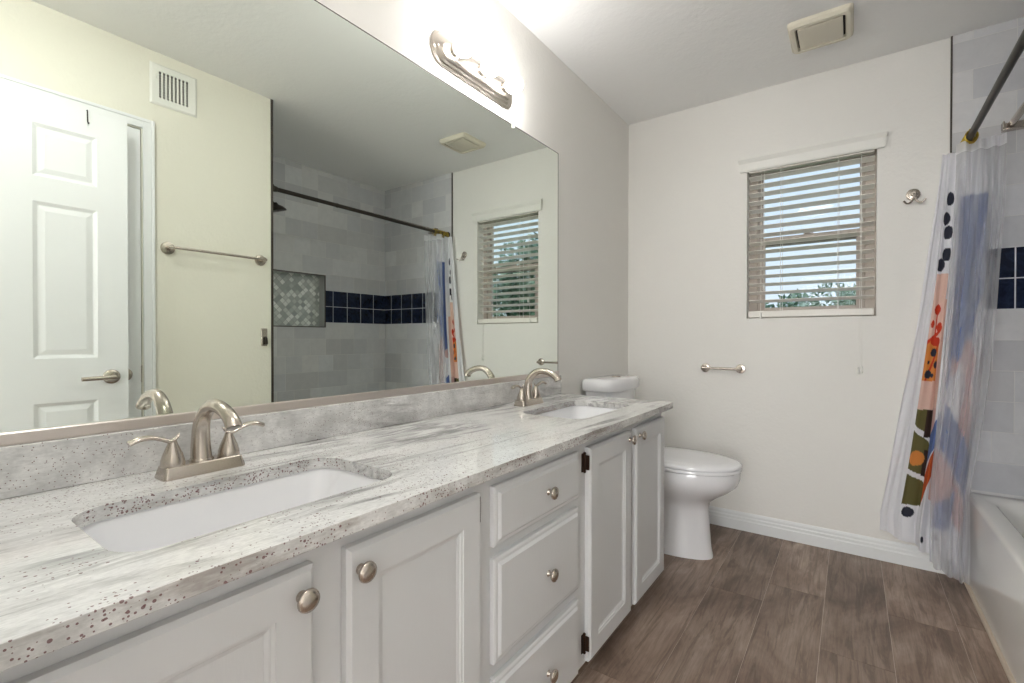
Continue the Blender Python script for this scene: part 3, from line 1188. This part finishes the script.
sh = thing('overhead_shower', (1.95, AY, 1.98), 'dark bronze shower head on short arm in the tub alcove', 'shower head')
bm = B()
lathe(bm, [(.028, 0), (.028, .004), (.014, .012)], (1.95, AY + .0005, 1.99), (0, 1, 0), 20)
part('wall_flange', bm, M['bronze'], sh, smooth=True)
bm = B()
tube(bm, smooth_path([(1.95, AY + .008, 1.99), (1.95, AY + .08, 1.995), (1.95, AY + .18, 1.985), (1.95, AY + .225, 1.955)], 5), .010, 14)
part('shower_arm', bm, M['bronze'], sh, smooth=True)
bm = B()
lathe(bm, [(.014, -.018), (.022, -.004), (.046, .010), (.060, .026), (.064, .036), (.054, .037)], (1.95, AY + .228, 1.952), (0, .25, -.97), 28)
part('spray_head', bm, M['bronze'], sh, smooth=True)
# ------------------------------------------------------------------ rings
def make_ring():
    r_ = thing('curtain_ring', (0, 0, 0), 'brass curtain ring bunched at the far end of the rod', 'curtain ring', 'brass rings bunched on the curtain rod')
    bm = B()
    pts = [(0.021 * math.sin(a_), 0, -.006 + .024 * math.cos(a_)) for a_ in [2 * PI * k / 24 for k in range(25)]]
    tube(bm, pts, .0022, 8, cap=False)
    obj('ring_wire', bm, M['gold'], parent=r_, smooth=True)
    for k in range(3):
        bm = B()
        bmesh.ops.create_uvsphere(bm, u_segments=10, v_segments=8, radius=.0042)
        bmesh.ops.translate(bm, verts=bm.verts[:], vec=(-.006 + .006 * k, 0, .019))
        obj('roller_bead', bm, M['gold'], parent=r_, smooth=True)
    return r_


ring0 = make_ring()
rys = [2.742, 2.757, 2.771, 2.786, 2.800, 2.815, 2.829, 2.843, 2.857, 2.870, 2.882, 2.890]
for k, yy in enumerate(rys):
    rr_ = ring0 if k == 0 else copy_tree(ring0)
    xr = 1.562 + (yy - AY) / (D - AY) * .013
    rr_.location = (xr, yy, 1.9305)
    rr_.rotation_euler = (random.uniform(-.1, .1), random.uniform(-.35, .35), random.uniform(-.25, .25))

# ------------------------------------------------------------------ shower curtain (printed) and liner
def catrom(P, t_):
    n = len(P) - 1
    t_ = max(0, min(n - 1e-6, t_))
    i = int(t_)
    f = t_ - i
    p0, p1, p2, p3 = P[max(i - 1, 0)], P[i], P[i + 1], P[min(i + 2, n)]
    return [.5 * (2 * b_ + (-a + c_) * f + (2 * a - 5 * b_ + 4 * c_ - d_) * f * f + (-a + 3 * b_ - 3 * c_ + d_) * f ** 3) for a, b_, c_, d_ in zip(p0, p1, p2, p3)]


COLS = dict(white=srgb(243, 243, 247), navy=srgb(44, 46, 60), peach=srgb(238, 202, 188), red=srgb(206, 62, 34), ochre=srgb(222, 140, 66), olive=srgb(104, 98, 56),
            brown=srgb(58, 40, 34), blue=srgb(96, 118, 172), pale=srgb(146, 158, 198), orange=srgb(208, 92, 40), lil=srgb(176, 184, 212), rose=srgb(222, 184, 178))


def inell(r_, z, rc, zc, rr, rz):
    return ((r_ - rc) / rr) ** 2 + ((z - zc) / rz) ** 2 < 1


def print_col(r_, z, w=0.0):
    wob = .25 * noise.noise(Vector((r_ * .6, z * 4, 3.1)))
    c_ = 'white'
    if 1.93 < r_ < 3.15:
        rs = (r_ - 2.0)
        if z < 1.366 and z > .748:
            c_ = 'peach'
        if .30 < z < .748:
            c_ = 'olive'
            if abs(z - .66 + rs * .05) < .014 or abs(z - .455 + rs * .03) < .012:
                c_ = 'white'
            if .62 < z < .75 and rs > .55:
                c_ = 'brown'
            if .44 < z < .56 and rs > .7:
                c_ = 'brown'
            if inell(rs, z, .35, .52, .42, .035):
                c_ = 'ochre'
        if .88 < z < 1.06 and (rs < .95):
            c_ = 'ochre'
            if abs(rs - (.2 + (z - .88) * 3.5)) < .06:
                c_ = 'red'
            for a, b_, q_ in ((.5, 1.01, .17), (.75, .955, .15), (.3, .91, .17), (.55, .905, .08), (.25, .965, .07)):
                if inell(rs, z, a, b_, q_ * 1.2, .019 * q_ / .16):
                    c_ = 'navy'
        if 1.04 <= z < 1.23:
            if inell(rs, z, .42, 1.205, .26, .024) or inell(rs, z, .75, 1.125, .28, .022) or inell(rs, z, .15, 1.14, .12, .018) or inell(rs, z, .6, 1.06, .42, .02):
                c_ = 'red'
            if abs(rs - .42) < .05:
                c_ = 'red'
            if z < 1.13 and abs(z - 1.09 - (rs - .5) * .06) < .010:
                c_ = 'red'
        for a, b_ in ((.55, 1.700), (.30, 1.612), (.62, 1.550), (.70, 1.452), (.2, 1.405)):
            if inell(rs, z, a, b_, .42, .030):
                c_ = 'navy'
        if inell(rs, z, .35, .265, .32, .024):
            c_ = 'navy'
    elif 3.15 <= r_ < 4.4:
        if .62 < z < .76 and r_ < 3.9:
            c_ = 'rose'
        if .53 + (r_ - 3.6) * .08 < z < .67 + (r_ - 3.6) * .08:
            c_ = 'blue'
        if .36 + (r_ - 3.6) * .12 < z < .50 + (r_ - 3.6) * .12:
            c_ = 'orange'
        if .76 <= z < 1.25 and r_ < 3.7:
            c_ = 'peach'
        if inell(r_, z, 4.2, .16, .16, .016):
            c_ = 'navy'
    elif r_ >= 4.4:
        ra = r_ + wob
        if 1.05 + .22 * math.sin(ra * .9) < z < 1.70 and 4.6 < ra < 8.9:
            c_ = 'blue'
            if noise.noise(Vector((ra * .45, z * 2.2, 8.0))) > .12:
                c_ = 'lil'
        if .60 < z < 1.02 + .05 * math.sin(r_ * 2) and ra > 5.0:
            c_ = 'rose' if noise.noise(Vector((r_ * .5, z * 3.0, 1.0))) > -.12 else 'white'
        if .52 + (r_ - 6) * -.06 < z < .72 + (r_ - 6) * -.06 and ra > 5.0:
            c_ = 'blue'
        if .30 + (r_ - 6) * -.03 < z < .50 + (r_ - 6) * -.06:
            c_ = 'rose'
        if .22 < z < .36 - (r_ - 6) * -.03 and 5 < ra < 7.2:
            c_ = 'blue'
        if inell(r_, z, 5.5, .18, .3, .014):
            c_ = 'navy'
    return COLS[c_]


def sheet(ribs, zt, zb, nu, nv, pw, thick, colour=None, clampt=1.0, seed=0.0, rip=.006):
    n = len(ribs) - 1
    bm = B()
    cl_ = bm.verts.layers.float_color.new('print') if colour else None
    grid = []
    for j in range(nv + 1):
        t_ = j / nv
        row = []
        for i in range(nu + 1):
            r_ = n * i / nu
            xt, xb, yt, yb, zbb = catrom(ribs, r_)
            tt = min(1.0, t_ / clampt)
            p_ = pw[0] + (pw[1] - pw[0]) * r_ / n
            k_ = tt ** p_
            amp = 1 - .35 * math.exp(-t_ * 14)
            x_ = xt + (xb - xt) * k_
            y_ = yt + (yb - yt) * k_
            x_ += rip * noise.noise(Vector((r_ * 1.7, t_ * 3.2, seed))) * min(1, t_ * 5)
            y_ += rip * 1.6 * noise.noise(Vector((r_ * 2.3, t_ * 4.1, seed + 9))) * min(1, t_ * 5)
            z_ = zt + (zbb - zt) * t_
            v = bm.verts.new((x_, min(y_, D - .010), z_))
            if colour:
                v[cl_] = (*print_col(r_, z_), 1)
            row.append(v)
        grid.append(row)
    for j in range(nv):
        for i in range(nu):
            bm.faces.new((grid[j][i], grid[j + 1][i], grid[j + 1][i + 1], grid[j][i + 1]))
    return bm


mt = mat('printed_curtain_fabric', (.8, .8, .85), .8)
t = NT(mt)
at = t.node('ShaderNodeAttribute', attribute_name='print')
t.l.new(at.outputs['Color'], t.bsdf.inputs['Base Color'])
tl_ = t.node('ShaderNodeBsdfTranslucent')
t.l.new(at.outputs['Color'], tl_.inputs[0])
mx = t.node('ShaderNodeMixShader')
mx.inputs[0].default_value = .30
t.l.new(t.bsdf.outputs[0], mx.inputs[1])
t.l.new(tl_.outputs[0], mx.inputs[2])
t.l.new(mx.outputs[0], t.out.inputs[0])
t.bump(t.noise(t.mapping(t.pos(), (300, 300, 300)), 1.0, 1), .05, .001)
M['curtain'] = mt

mt = mat('clear_frosted_liner', srgb(242, 243, 246), .25)
t = NT(mt)
tr = t.node('ShaderNodeBsdfTransparent')
tr.inputs[0].default_value = (.95, .95, .96, 1)
tl_ = t.node('ShaderNodeBsdfTranslucent')
tl_.inputs[0].default_value = (.93, .93, .95, 1)
m1 = t.node('ShaderNodeMixShader'); m1.inputs[0].default_value = .45
t.l.new(t.bsdf.outputs[0], m1.inputs[1]); t.l.new(tl_.outputs[0], m1.inputs[2])
m2 = t.node('ShaderNodeMixShader')
lw = t.node('ShaderNodeLayerWeight'); lw.inputs[0].default_value = .35
hem = t.math('GREATER_THAN', t.sep(t.pos())[2], 1.868)
cre = t.ramp(t.noise(t.mapping(t.pos(), (14, 14, 2.2)), 1.0, 4, .6, .8), [(.45, 0.0), (.62, 1.0)])
op = t.math('MULTIPLY_ADD', lw.outputs['Facing'], .30, .26)
op = t.math('ADD', op, t.math('MULTIPLY', hem, .35))
op = t.math('ADD', op, t.math('MULTIPLY', cre, .14), clamp=True)
t.put(m2.inputs[0], op)
t.l.new(tr.outputs[0], m2.inputs[1]); t.l.new(m1.outputs[0], m2.inputs[2])
t.l.new(m2.outputs[0], t.out.inputs[0])
M['liner'] = mt

# each rib: x at top, x at bottom, y at top, y at bottom, bottom height
ribs = [(1.497, 1.284, 2.868, 2.862, .160), (1.512, 1.322, 2.888, 2.884, .148), (1.520, 1.352, 2.866, 2.866, .130),
        (1.543, 1.418, 2.878, 2.872, .120), (1.545, 1.425, 2.835, 2.830, .105), (1.572, 1.462, 2.862, 2.856, .098),
        (1.592, 1.492, 2.832, 2.822, .090), (1.612, 1.518, 2.856, 2.850, .088), (1.630, 1.542, 2.825, 2.815, .090), (1.645, 1.562, 2.850, 2.845, .095)]
bm = sheet(ribs, 1.903, .12, 270, 440, (1.15, 2.0), .001, True, .95, 0.0, .008)
cu = obj('shower_curtain', bm, M['curtain'], smooth=True, angle=180, recalc=False)
tag(cu, 'white shower curtain with dots and colourful abstract print, gathered by far wall', 'shower curtain')
lr = [(1.532, 1.455, 2.790, 2.788, .085), (1.556, 1.474, 2.755, 2.750, .070), (1.580, 1.496, 2.780, 2.775, .062), (1.602, 1.514, 2.748, 2.735, .050),
      (1.625, 1.532, 2.775, 2.765, .044), (1.644, 1.548, 2.745, 2.730, .038), (1.660, 1.562, 2.765, 2.750, .038), (1.676, 1.575, 2.735, 2.718, .042)]
bm = sheet(lr, 1.912, .05, 120, 150, (1.6, 1.8), .001, None, .80, 5.0, .010)
li = obj('shower_liner', bm, M['liner'], smooth=True, angle=180, recalc=False)
tag(li, 'clear frosted plastic shower liner hanging in front of printed curtain', 'shower liner')

# ------------------------------------------------------------------ small wall hardware
tp = thing('toilet_paper_holder', (.568, D, .903), 'empty brushed nickel toilet paper bar on the far wall', 'toilet paper holder')
for k, xx in enumerate((.474, .662)):
    bm = B()
    lathe(bm, [(.0255, 0), (.0255, .004), (.024, .010), (.013, .012), (.010, .030), (.010, .048)], (xx, D - .0005, .903), (0, -1, 0), 28)
    part('wall_post', bm, M['nickel'], tp, smooth=True)
bm = B()
tube(bm, [(.462, D - .045, .903), (.672, D - .045, .903)], .0072, 16)
part('bar', bm, M['nickel'], tp, smooth=True)

rh = thing('robe_hook', (1.403, D, 1.753), 'brushed nickel double robe hook on the far wall beside curtain', 'hook')
bm = B()
lathe(bm, [(.027, 0), (.027, .003), (.022, .006), (.019, .006), (.018, .009), (.010, .011), (.008, .026)], (1.400, D - .0005, 1.750), (0, -1, 0), 28)
part('hook_base', bm, M['nickel'], rh, smooth=True)
for sgn in (-1, 1):
    bm = B()
    pts = smooth_path([(1.401, D - .024, 1.752), (1.402, D - .030, 1.735), (1.402 + sgn * .010, D - .034, 1.712), (1.402 + sgn * .026, D - .040, 1.703), (1.402 + sgn * .040, D - .046, 1.716)], 5)
    tube(bm, pts, lerp_list([.004, .0042, .004, .004, .0045], len(pts)), 10)
    part('hook_arm', bm, M['nickel'], rh, smooth=True)

tb = thing('towel_bar', (WX, 1.13, 1.51), 'long brushed nickel towel bar on the cream wall, seen in mirror', 'towel bar')
for yy in (.906, 1.350):
    bm = B()
    lathe(bm, [(.030, 0), (.030, .004), (.028, .009), (.012, .012), (.010, .040), (.011, .055)], (WX - .0005, yy, 1.510), (-1, 0, 0), 28)
    part('wall_post', bm, M['nickel'], tb, smooth=True)
bm = B()
tube(bm, [(WX - .050, .893, 1.510), (WX - .050, 1.362, 1.510)], .0068, 16)
part('bar', bm, M['nickel'], tb, smooth=True)

sc = thing('wall_catch', (WX, 1.377, 1.05), 'small nickel wall catch beside the tub corner, seen in mirror', 'wall catch')
bm = B()
box(bm, WX - .010, WX - .0003, 1.352, 1.386, 1.030, 1.128)
part('catch_plate', bm, M['nickel'], sc, bevel=.003)
bm = B()
loft(bm, [[(WX - .010, 1.362, 1.036), (WX - .010, 1.384, 1.036), (WX - .010, 1.384, 1.082), (WX - .010, 1.362, 1.082)],
          [(WX - .026, 1.366, 1.040), (WX - .026, 1.382, 1.040), (WX - .020, 1.382, 1.074), (WX - .020, 1.366, 1.074)]])
part('catch_cup', bm, M['bronze'], sc, bevel=.002)

# air register on the opposite wall
vr = thing('air_register', (WX, .935, 2.29), 'cream metal air register high on the wall, seen in mirror', 'air vent')
bm = B()
VY_0, VY_1, VZ0, VZ1 = .836, 1.034, 2.190, 2.385
iy0, iy1, iz0, iz1 = .868, .998, 2.226, 2.350
def prect(x_, a, b_, c_, d_):
    return [(x_, a, c_), (x_, b_, c_), (x_, b_, d_), (x_, a, d_)]
loft(bm, [prect(WX - .0003, VY_0, VY_1, VZ0, VZ1), prect(WX - .004, VY_0, VY_1, VZ0, VZ1), prect(WX - .009, VY_0 + .008, VY_1 - .008, VZ0 + .008, VZ1 - .008),
          prect(WX - .009, iy0, iy1, iz0, iz1), prect(WX - .002, iy0, iy1, iz0, iz1)], False, False)
part('vent_frame', bm, M['plastic'], vr)
bm = B()
box(bm, WX - .0022, WX - .0008, iy0, iy1, iz0, iz1)
part('duct_opening', bm, M['dark'], vr)
bm = B()
nv_ = 9
for k in range(nv_):
    yy = iy0 + (iy1 - iy0) * k / (nv_ - 1)
    box(bm, WX - .0088, WX - .005, yy - .0032, yy + .0032, iz0, iz1)
part('vertical_louvers', bm, M['plastic'], vr)
bm = B()
for k in range(1, 10):
    zz = iz0 + (iz1 - iz0) * k / 10
    box(bm, WX - .0045, WX - .0025, iy0, iy1, zz - .0018, zz + .0018)
part('horizontal_louvers', bm, M['plastic'], vr)
bm = B()
box(bm, WX - .016, WX - .0088, .856, .860, 2.31, 2.33)
part('damper_lever', bm, M['plastic'], vr)

# ceiling fan cover
fn = thing('exhaust_fan', (1.05, 2.50, H), 'square cream exhaust fan cover on the ceiling', 'exhaust fan')
fx, fy = 1.050, 2.500
bm = B()
def fr(hw, hd, r_, z):
    return [(px, py, z) for px, py in rrect(fx, fy, hw, hd, r_, 5)]
loft(bm, [fr(.119, .124, .02, H - .0003), fr(.117, .122, .02, H - .014), fr(.108, .113, .02, H - .025), fr(.092, .096, .012, H - .026), fr(.089, .093, .010, H - .010)], False, False)
part('fan_housing', bm, M['cream'], fn, smooth=True, angle=30)
bm = B()
loft(bm, [fr(.089, .093, .010, H - .009), fr(.089, .093, .010, H - .010)])
part('fan_opening', bm, M['dark'], fn)
bm = B()
loft(bm, [fr(.081, .085, .006, H - .012), fr(.082, .086, .006, H - .023), fr(.079, .083, .006, H - .025)])
part('grille_panel', bm, M['cream'], fn, smooth=True, angle=30)

# ------------------------------------------------------------------ doors
def panel_leaf(bm, x0, x1, y0, y1, z0, z1, face, cols, rows_):
    """flat slab between x0,x1 with raised panels on the -x side (face=x0)"""
    # slab sides/back
    ys = sorted({y0, y1, *[v for c_ in cols for v in c_]})
    zs = sorted({z0, z1, *[v for r_ in rows_ for v in r_]})
    holes_ = [(a, b_, c_, d_) for a, b_ in cols for c_, d_ in rows_]
    for i in range(len(ys) - 1):
        for j in range(len(zs) - 1):
            a, b_, c_, d_ = ys[i], ys[i + 1], zs[j], zs[j + 1]
            if any(abs(a - h_[0]) < 1e-6 and abs(c_ - h_[2]) < 1e-6 for h_ in holes_):
                rings = [prect(x0, a, b_, c_, d_), prect(x0 + .0015, a + .003, b_ - .003, c_ + .003, d_ - .003), prect(x0 + .006, a + .013, b_ - .013, c_ + .013, d_ - .013),
                         prect(x0 + .006, a + .017, b_ - .017, c_ + .017, d_ - .017), prect(x0 + .002, a + .036, b_ - .036, c_ + .036, d_ - .036)]
                loft(bm, rings, False, True)
            else:
                bm.faces.new([bm.verts.new(p_) for p_ in prect(x0, a, b_, c_, d_)])
    # remaining five sides
    vs = [bm.verts.new(p_) for p_ in prect(x0, y0, y1, z0, z1)] + [bm.verts.new(p_) for p_ in prect(x1, y0, y1, z0, z1)]
    for f in ((4, 5, 6, 7), (0, 1, 5, 4), (1, 2, 6, 5), (2, 3, 7, 6), (3, 0, 4, 7)):
        bm.faces.new([vs[i] for i in f])
    bmesh.ops.remove_doubles(bm, verts=bm.verts[:], dist=1e-5)


LX = 1.469
door = thing('door_1', (LX + .02, .35, .01), 'white six-panel entry door standing open against the wall, seen in mirror', 'door', kind='structure')
bm = B()
cols = [(.052, .246), (.424, .624)]
cols = [(.077, .272), (.425, .623)]
panel_leaf(bm, LX, LX + .035, -.030, .728, .012, 2.032, LX, cols, [(.24, .810), (.990, 1.617), (1.717, 1.927)])
part('door_leaf', bm, M['white'], door)
bm = B()
lathe(bm, [(.031, 0), (.031, .004), (.028, .007), (.012, .008), (.010, .040)], (LX - .0003, .668, .905), (-1, 0, 0), 28)
tube(bm, [(LX - .040, .672, .905), (LX - .044, .655, .904), (LX - .046, .56, .902)], [.010, .0095, .009], 16)
part('lever_handle', bm, M['nickel'], door, smooth=True, angle=50)
bm = B()
box(bm, LX + .006, LX + .029, .728, .7295, .875, .935)
part('latch_plate', bm, M['nickel'], door)
for z in (.25, 1.05, 1.8):
    bm = B()
    tube(bm, [(LX + .041, -.034, z - .045), (LX + .041, -.034, z + .045)], .006, 12)
    part('hinge', bm, M['nickel'], door, smooth=True)

hk = thing('over_door_hook', (LX - .004, .592, 2.01), 'small dark hook hanging over the top of open door, seen in mirror', 'hook')
bm = B()
tube(bm, [(LX + .0375, .592, 2.0), (LX + .0375, .592, 2.0345), (LX - .0025, .592, 2.0345), (LX - .003, .593, 1.985), (LX - .006, .594, 1.978), (LX - .014, .595, 1.979)], .0022, 8)
part('hook_wire', bm, M['dark'], hk)

door2 = thing('door_2', (WX + .02, .45, .01), 'white closed closet door behind the open entry door', 'door', kind='structure')
bm = B()
panel_leaf(bm, WX + .004, WX + .039, CY0 + .003, CY1 - .003, .012, CZ - .004, WX, [(.19, .40), (.50, .71)], [(.24, .81), (.99, 1.62), (1.72, 1.93)])
part('door_leaf', bm, M['white'], door2)
bm = B()
lathe(bm, [(.031, 0), (.031, .004), (.027, .007), (.011, .008), (.010, .034)], (WX + .0035, .735, .905), (-1, 0, 0), 28)
tube(bm, [(WX - .031, .738, .905), (WX - .033, .725, .905), (WX - .033, .66, .904)], [.009, .009, .008], 14)
part('lever_handle', bm, M['nickel'], door2, smooth=True, angle=50)
bm = B()
box(bm, WX + .001, WX + .0045, CY1 - .004, CY1 + .001, .865, .945)
part('strike_plate', bm, M['nickel'], door2)
# casings


def casing_leg(bm, y0, y1, z0, z1, x_=WX, th=.010):
    box(bm, x_ - th, x_ - .0003, y0, y1, z0, z1)


bm = B()
y_in0, y_in1, z_in = CY0 - .004, CY1 + .004, CZ + .004
w = .045
for y0, y1, out in ((y_in0 - w, y_in0, -1), (y_in1, y_in1 + w, 1)):
    casing_leg(bm, y0, y1, 0, z_in + w)
    casing_leg(bm, (y0 if out < 0 else y1 - .014), (y0 + .014 if out < 0 else y1), 0, z_in + w, th=.014)
casing_leg(bm, y_in0 - 0, y_in1 + 0, z_in, z_in + w)
casing_leg(bm, y_in0 - w + .014, y_in1 + w - .014, z_in + w - .014, z_in + w, th=.0138)
structure('trim_5', bm, M['white'], 'white door casing around the closet door, seen in mirror', 'door casing', bevel=.002)
bm = B()
box(bm, .675, .72, NY + .0003, NY + .015, 0, 2.105)
box(bm, .72, 1.44, NY + .0003, NY + .015, 2.06, 2.105)
structure('trim_6', bm, M['white'], 'white casing around the entry doorway', 'door casing', bevel=.002)

# added unseen ceiling lamp inside the entry doorway, brightens counter and sinks
cl_ = thing('fill_ceiling_light', (.86, .26, H - .09), 'round fill lamp added on the ceiling inside the bathroom doorway', 'fill light')
bm = B()
lathe(bm, [(.160, 0), (.160, .016), (.150, .022), (.12, .022)], (.86, .26, H - .0003), (0, 0, -1), 36)
part('fill_lamp_base', bm, M['nickel'], cl_, smooth=True)
mt = mat('fill_opal_dome', (1, 1, 1), .4)
b = mt.node_tree.nodes['Principled BSDF']
b.inputs['Emission Color'].default_value = (1, .99, .975, 1)
b.inputs['Emission Strength'].default_value = DOME_FILL
bm = B()
lathe(bm, [(.148, .0), (.145, .02), (.125, .048), (.085, .070), (.04, .080), (.0, .082)], (.86, .26, H - .020), (0, 0, -1), 36)
part('fill_diffuser', bm, mt, cl_, smooth=True)

# added unseen bedroom lamp, sends fill light in through the doorway
hl = thing('bedroom_fill_light', (1.1, -1.3, H - .1), 'round white fill lamp added in the bedroom outside', 'fill light')
bm = B()
lathe(bm, [(.15, 0), (.15, .02), (.12, .025)], (1.1, -1.3, H - .0003), (0, 0, -1), 28)
part('fill_lamp_base', bm, M['nickel'], hl, smooth=True)
mt = mat('fill_lamp_diffuser', (1, 1, 1), .4)
b = mt.node_tree.nodes['Principled BSDF']
b.inputs['Emission Color'].default_value = (1, .97, .93, 1)
b.inputs['Emission Strength'].default_value = LAMP_FILL
bm = B()
lathe(bm, [(.135, .0), (.13, .03), (.10, .055), (.05, .068), (0, .07)], (1.1, -1.3, H - .025), (0, 0, -1), 28)
part('fill_diffuser', bm, mt, hl, smooth=True)

# ------------------------------------------------------------------ outdoors
bm = B()
box(bm, -30, 50, D + .3, 60, -.35, -.30)
structure('ground', bm, M['grass'], 'dry lawn outside the window', 'ground')


def leaf_cloud(bm, c, rad, n, size, seed):
    rg = random.Random(seed)
    blobs = []
    for k in range(22):
        v = Vector((rg.gauss(0, 1), rg.gauss(0, 1), rg.gauss(0, 1))).normalized() * rg.random() ** .4 * .72
        blobs.append((v, rg.uniform(.22, .42)))
    for k in range(n):
        v, br = blobs[rg.randrange(len(blobs))]
        d = Vector((rg.gauss(0, 1), rg.gauss(0, 1), rg.gauss(0, 1))).normalized() * br * rg.random() ** .3
        p_ = Vector(c) + Vector(((v.x + d.x) * rad[0], (v.y + d.y) * rad[1], (v.z + d.z) * rad[2]))
        a = Vector((rg.gauss(0, 1), rg.gauss(0, 1), rg.gauss(0, 1))).normalized()
        b_ = a.orthogonal().normalized()
        s_ = size * rg.uniform(.6, 1.3)
        bm.faces.new([bm.verts.new(p_ + q_) for q_ in (a * s_, b_ * s_ * .45, -a * s_, -b_ * s_ * .45)])


def tree(x_, y_, h, rw, n, size, label, seed, low=False):
    root = thing('tree', (x_, y_, -.3), label, 'tree', 'trees outside the window')
    bm = B()
    leaf_cloud(bm, (0, 0, h * (.52 if low else .62)), (rw, rw, h * (.5 if low else .42)), n, size, seed)
    obj('foliage', bm, M['leaf'], parent=root, recalc=False)
    bm = B()
    tube(bm, [(0, 0, 0), (.05, 0, h * .3), (0, .05, h * .6)], [.12, .09, .04], 8)
    for k in range(5):
        a = k * 1.3
        tube(bm, [(0, 0, h * (.25 + .06 * k)), (math.cos(a) * rw * .5, math.sin(a) * rw * .5, h * (.55 + .05 * k))], [.04, .015], 6)
    obj('trunk', bm, M['bark'], parent=root)
    return root


tree(5.6, 10.2, 3.8, 1.5, 5200, .10, 'tall green leafy tree seen through the window in the mirror', 1)
tree(10.9, 13.0, 3.2, 1.7, 4200, .10, 'shorter green tree beside the tall one, seen in mirror', 2, True)
tree(7.0, 8.2, 2.3, 1.0, 4200, .09, 'low bushy green tree in front of the tall one, seen in mirror', 3, True)
for k, (x_, y_, h) in enumerate(((-.35, 12.3, 2.6), (-2.9, 15.6, 2.9), (.95, 15.9, 3.1), (1.9, 19.6, 3.6), (5.0, 16.5, 2.8))):
    labs = ['green bush outside showing low in the middle of the window', 'green bush outside showing low at the left of the window', 'green bush outside showing low right of middle in the window',
            'farther green bush outside showing low at the right window jamb', 'green bush outside beyond the right window jamb']
    r_ = tree(x_, y_, h, 1.45, 4200, .09, labs[k], 20 + k, True)
    r_.name = 'garden_bush'
    r_['category'] = 'bush'
    r_['group'] = 'bushes outside the window'
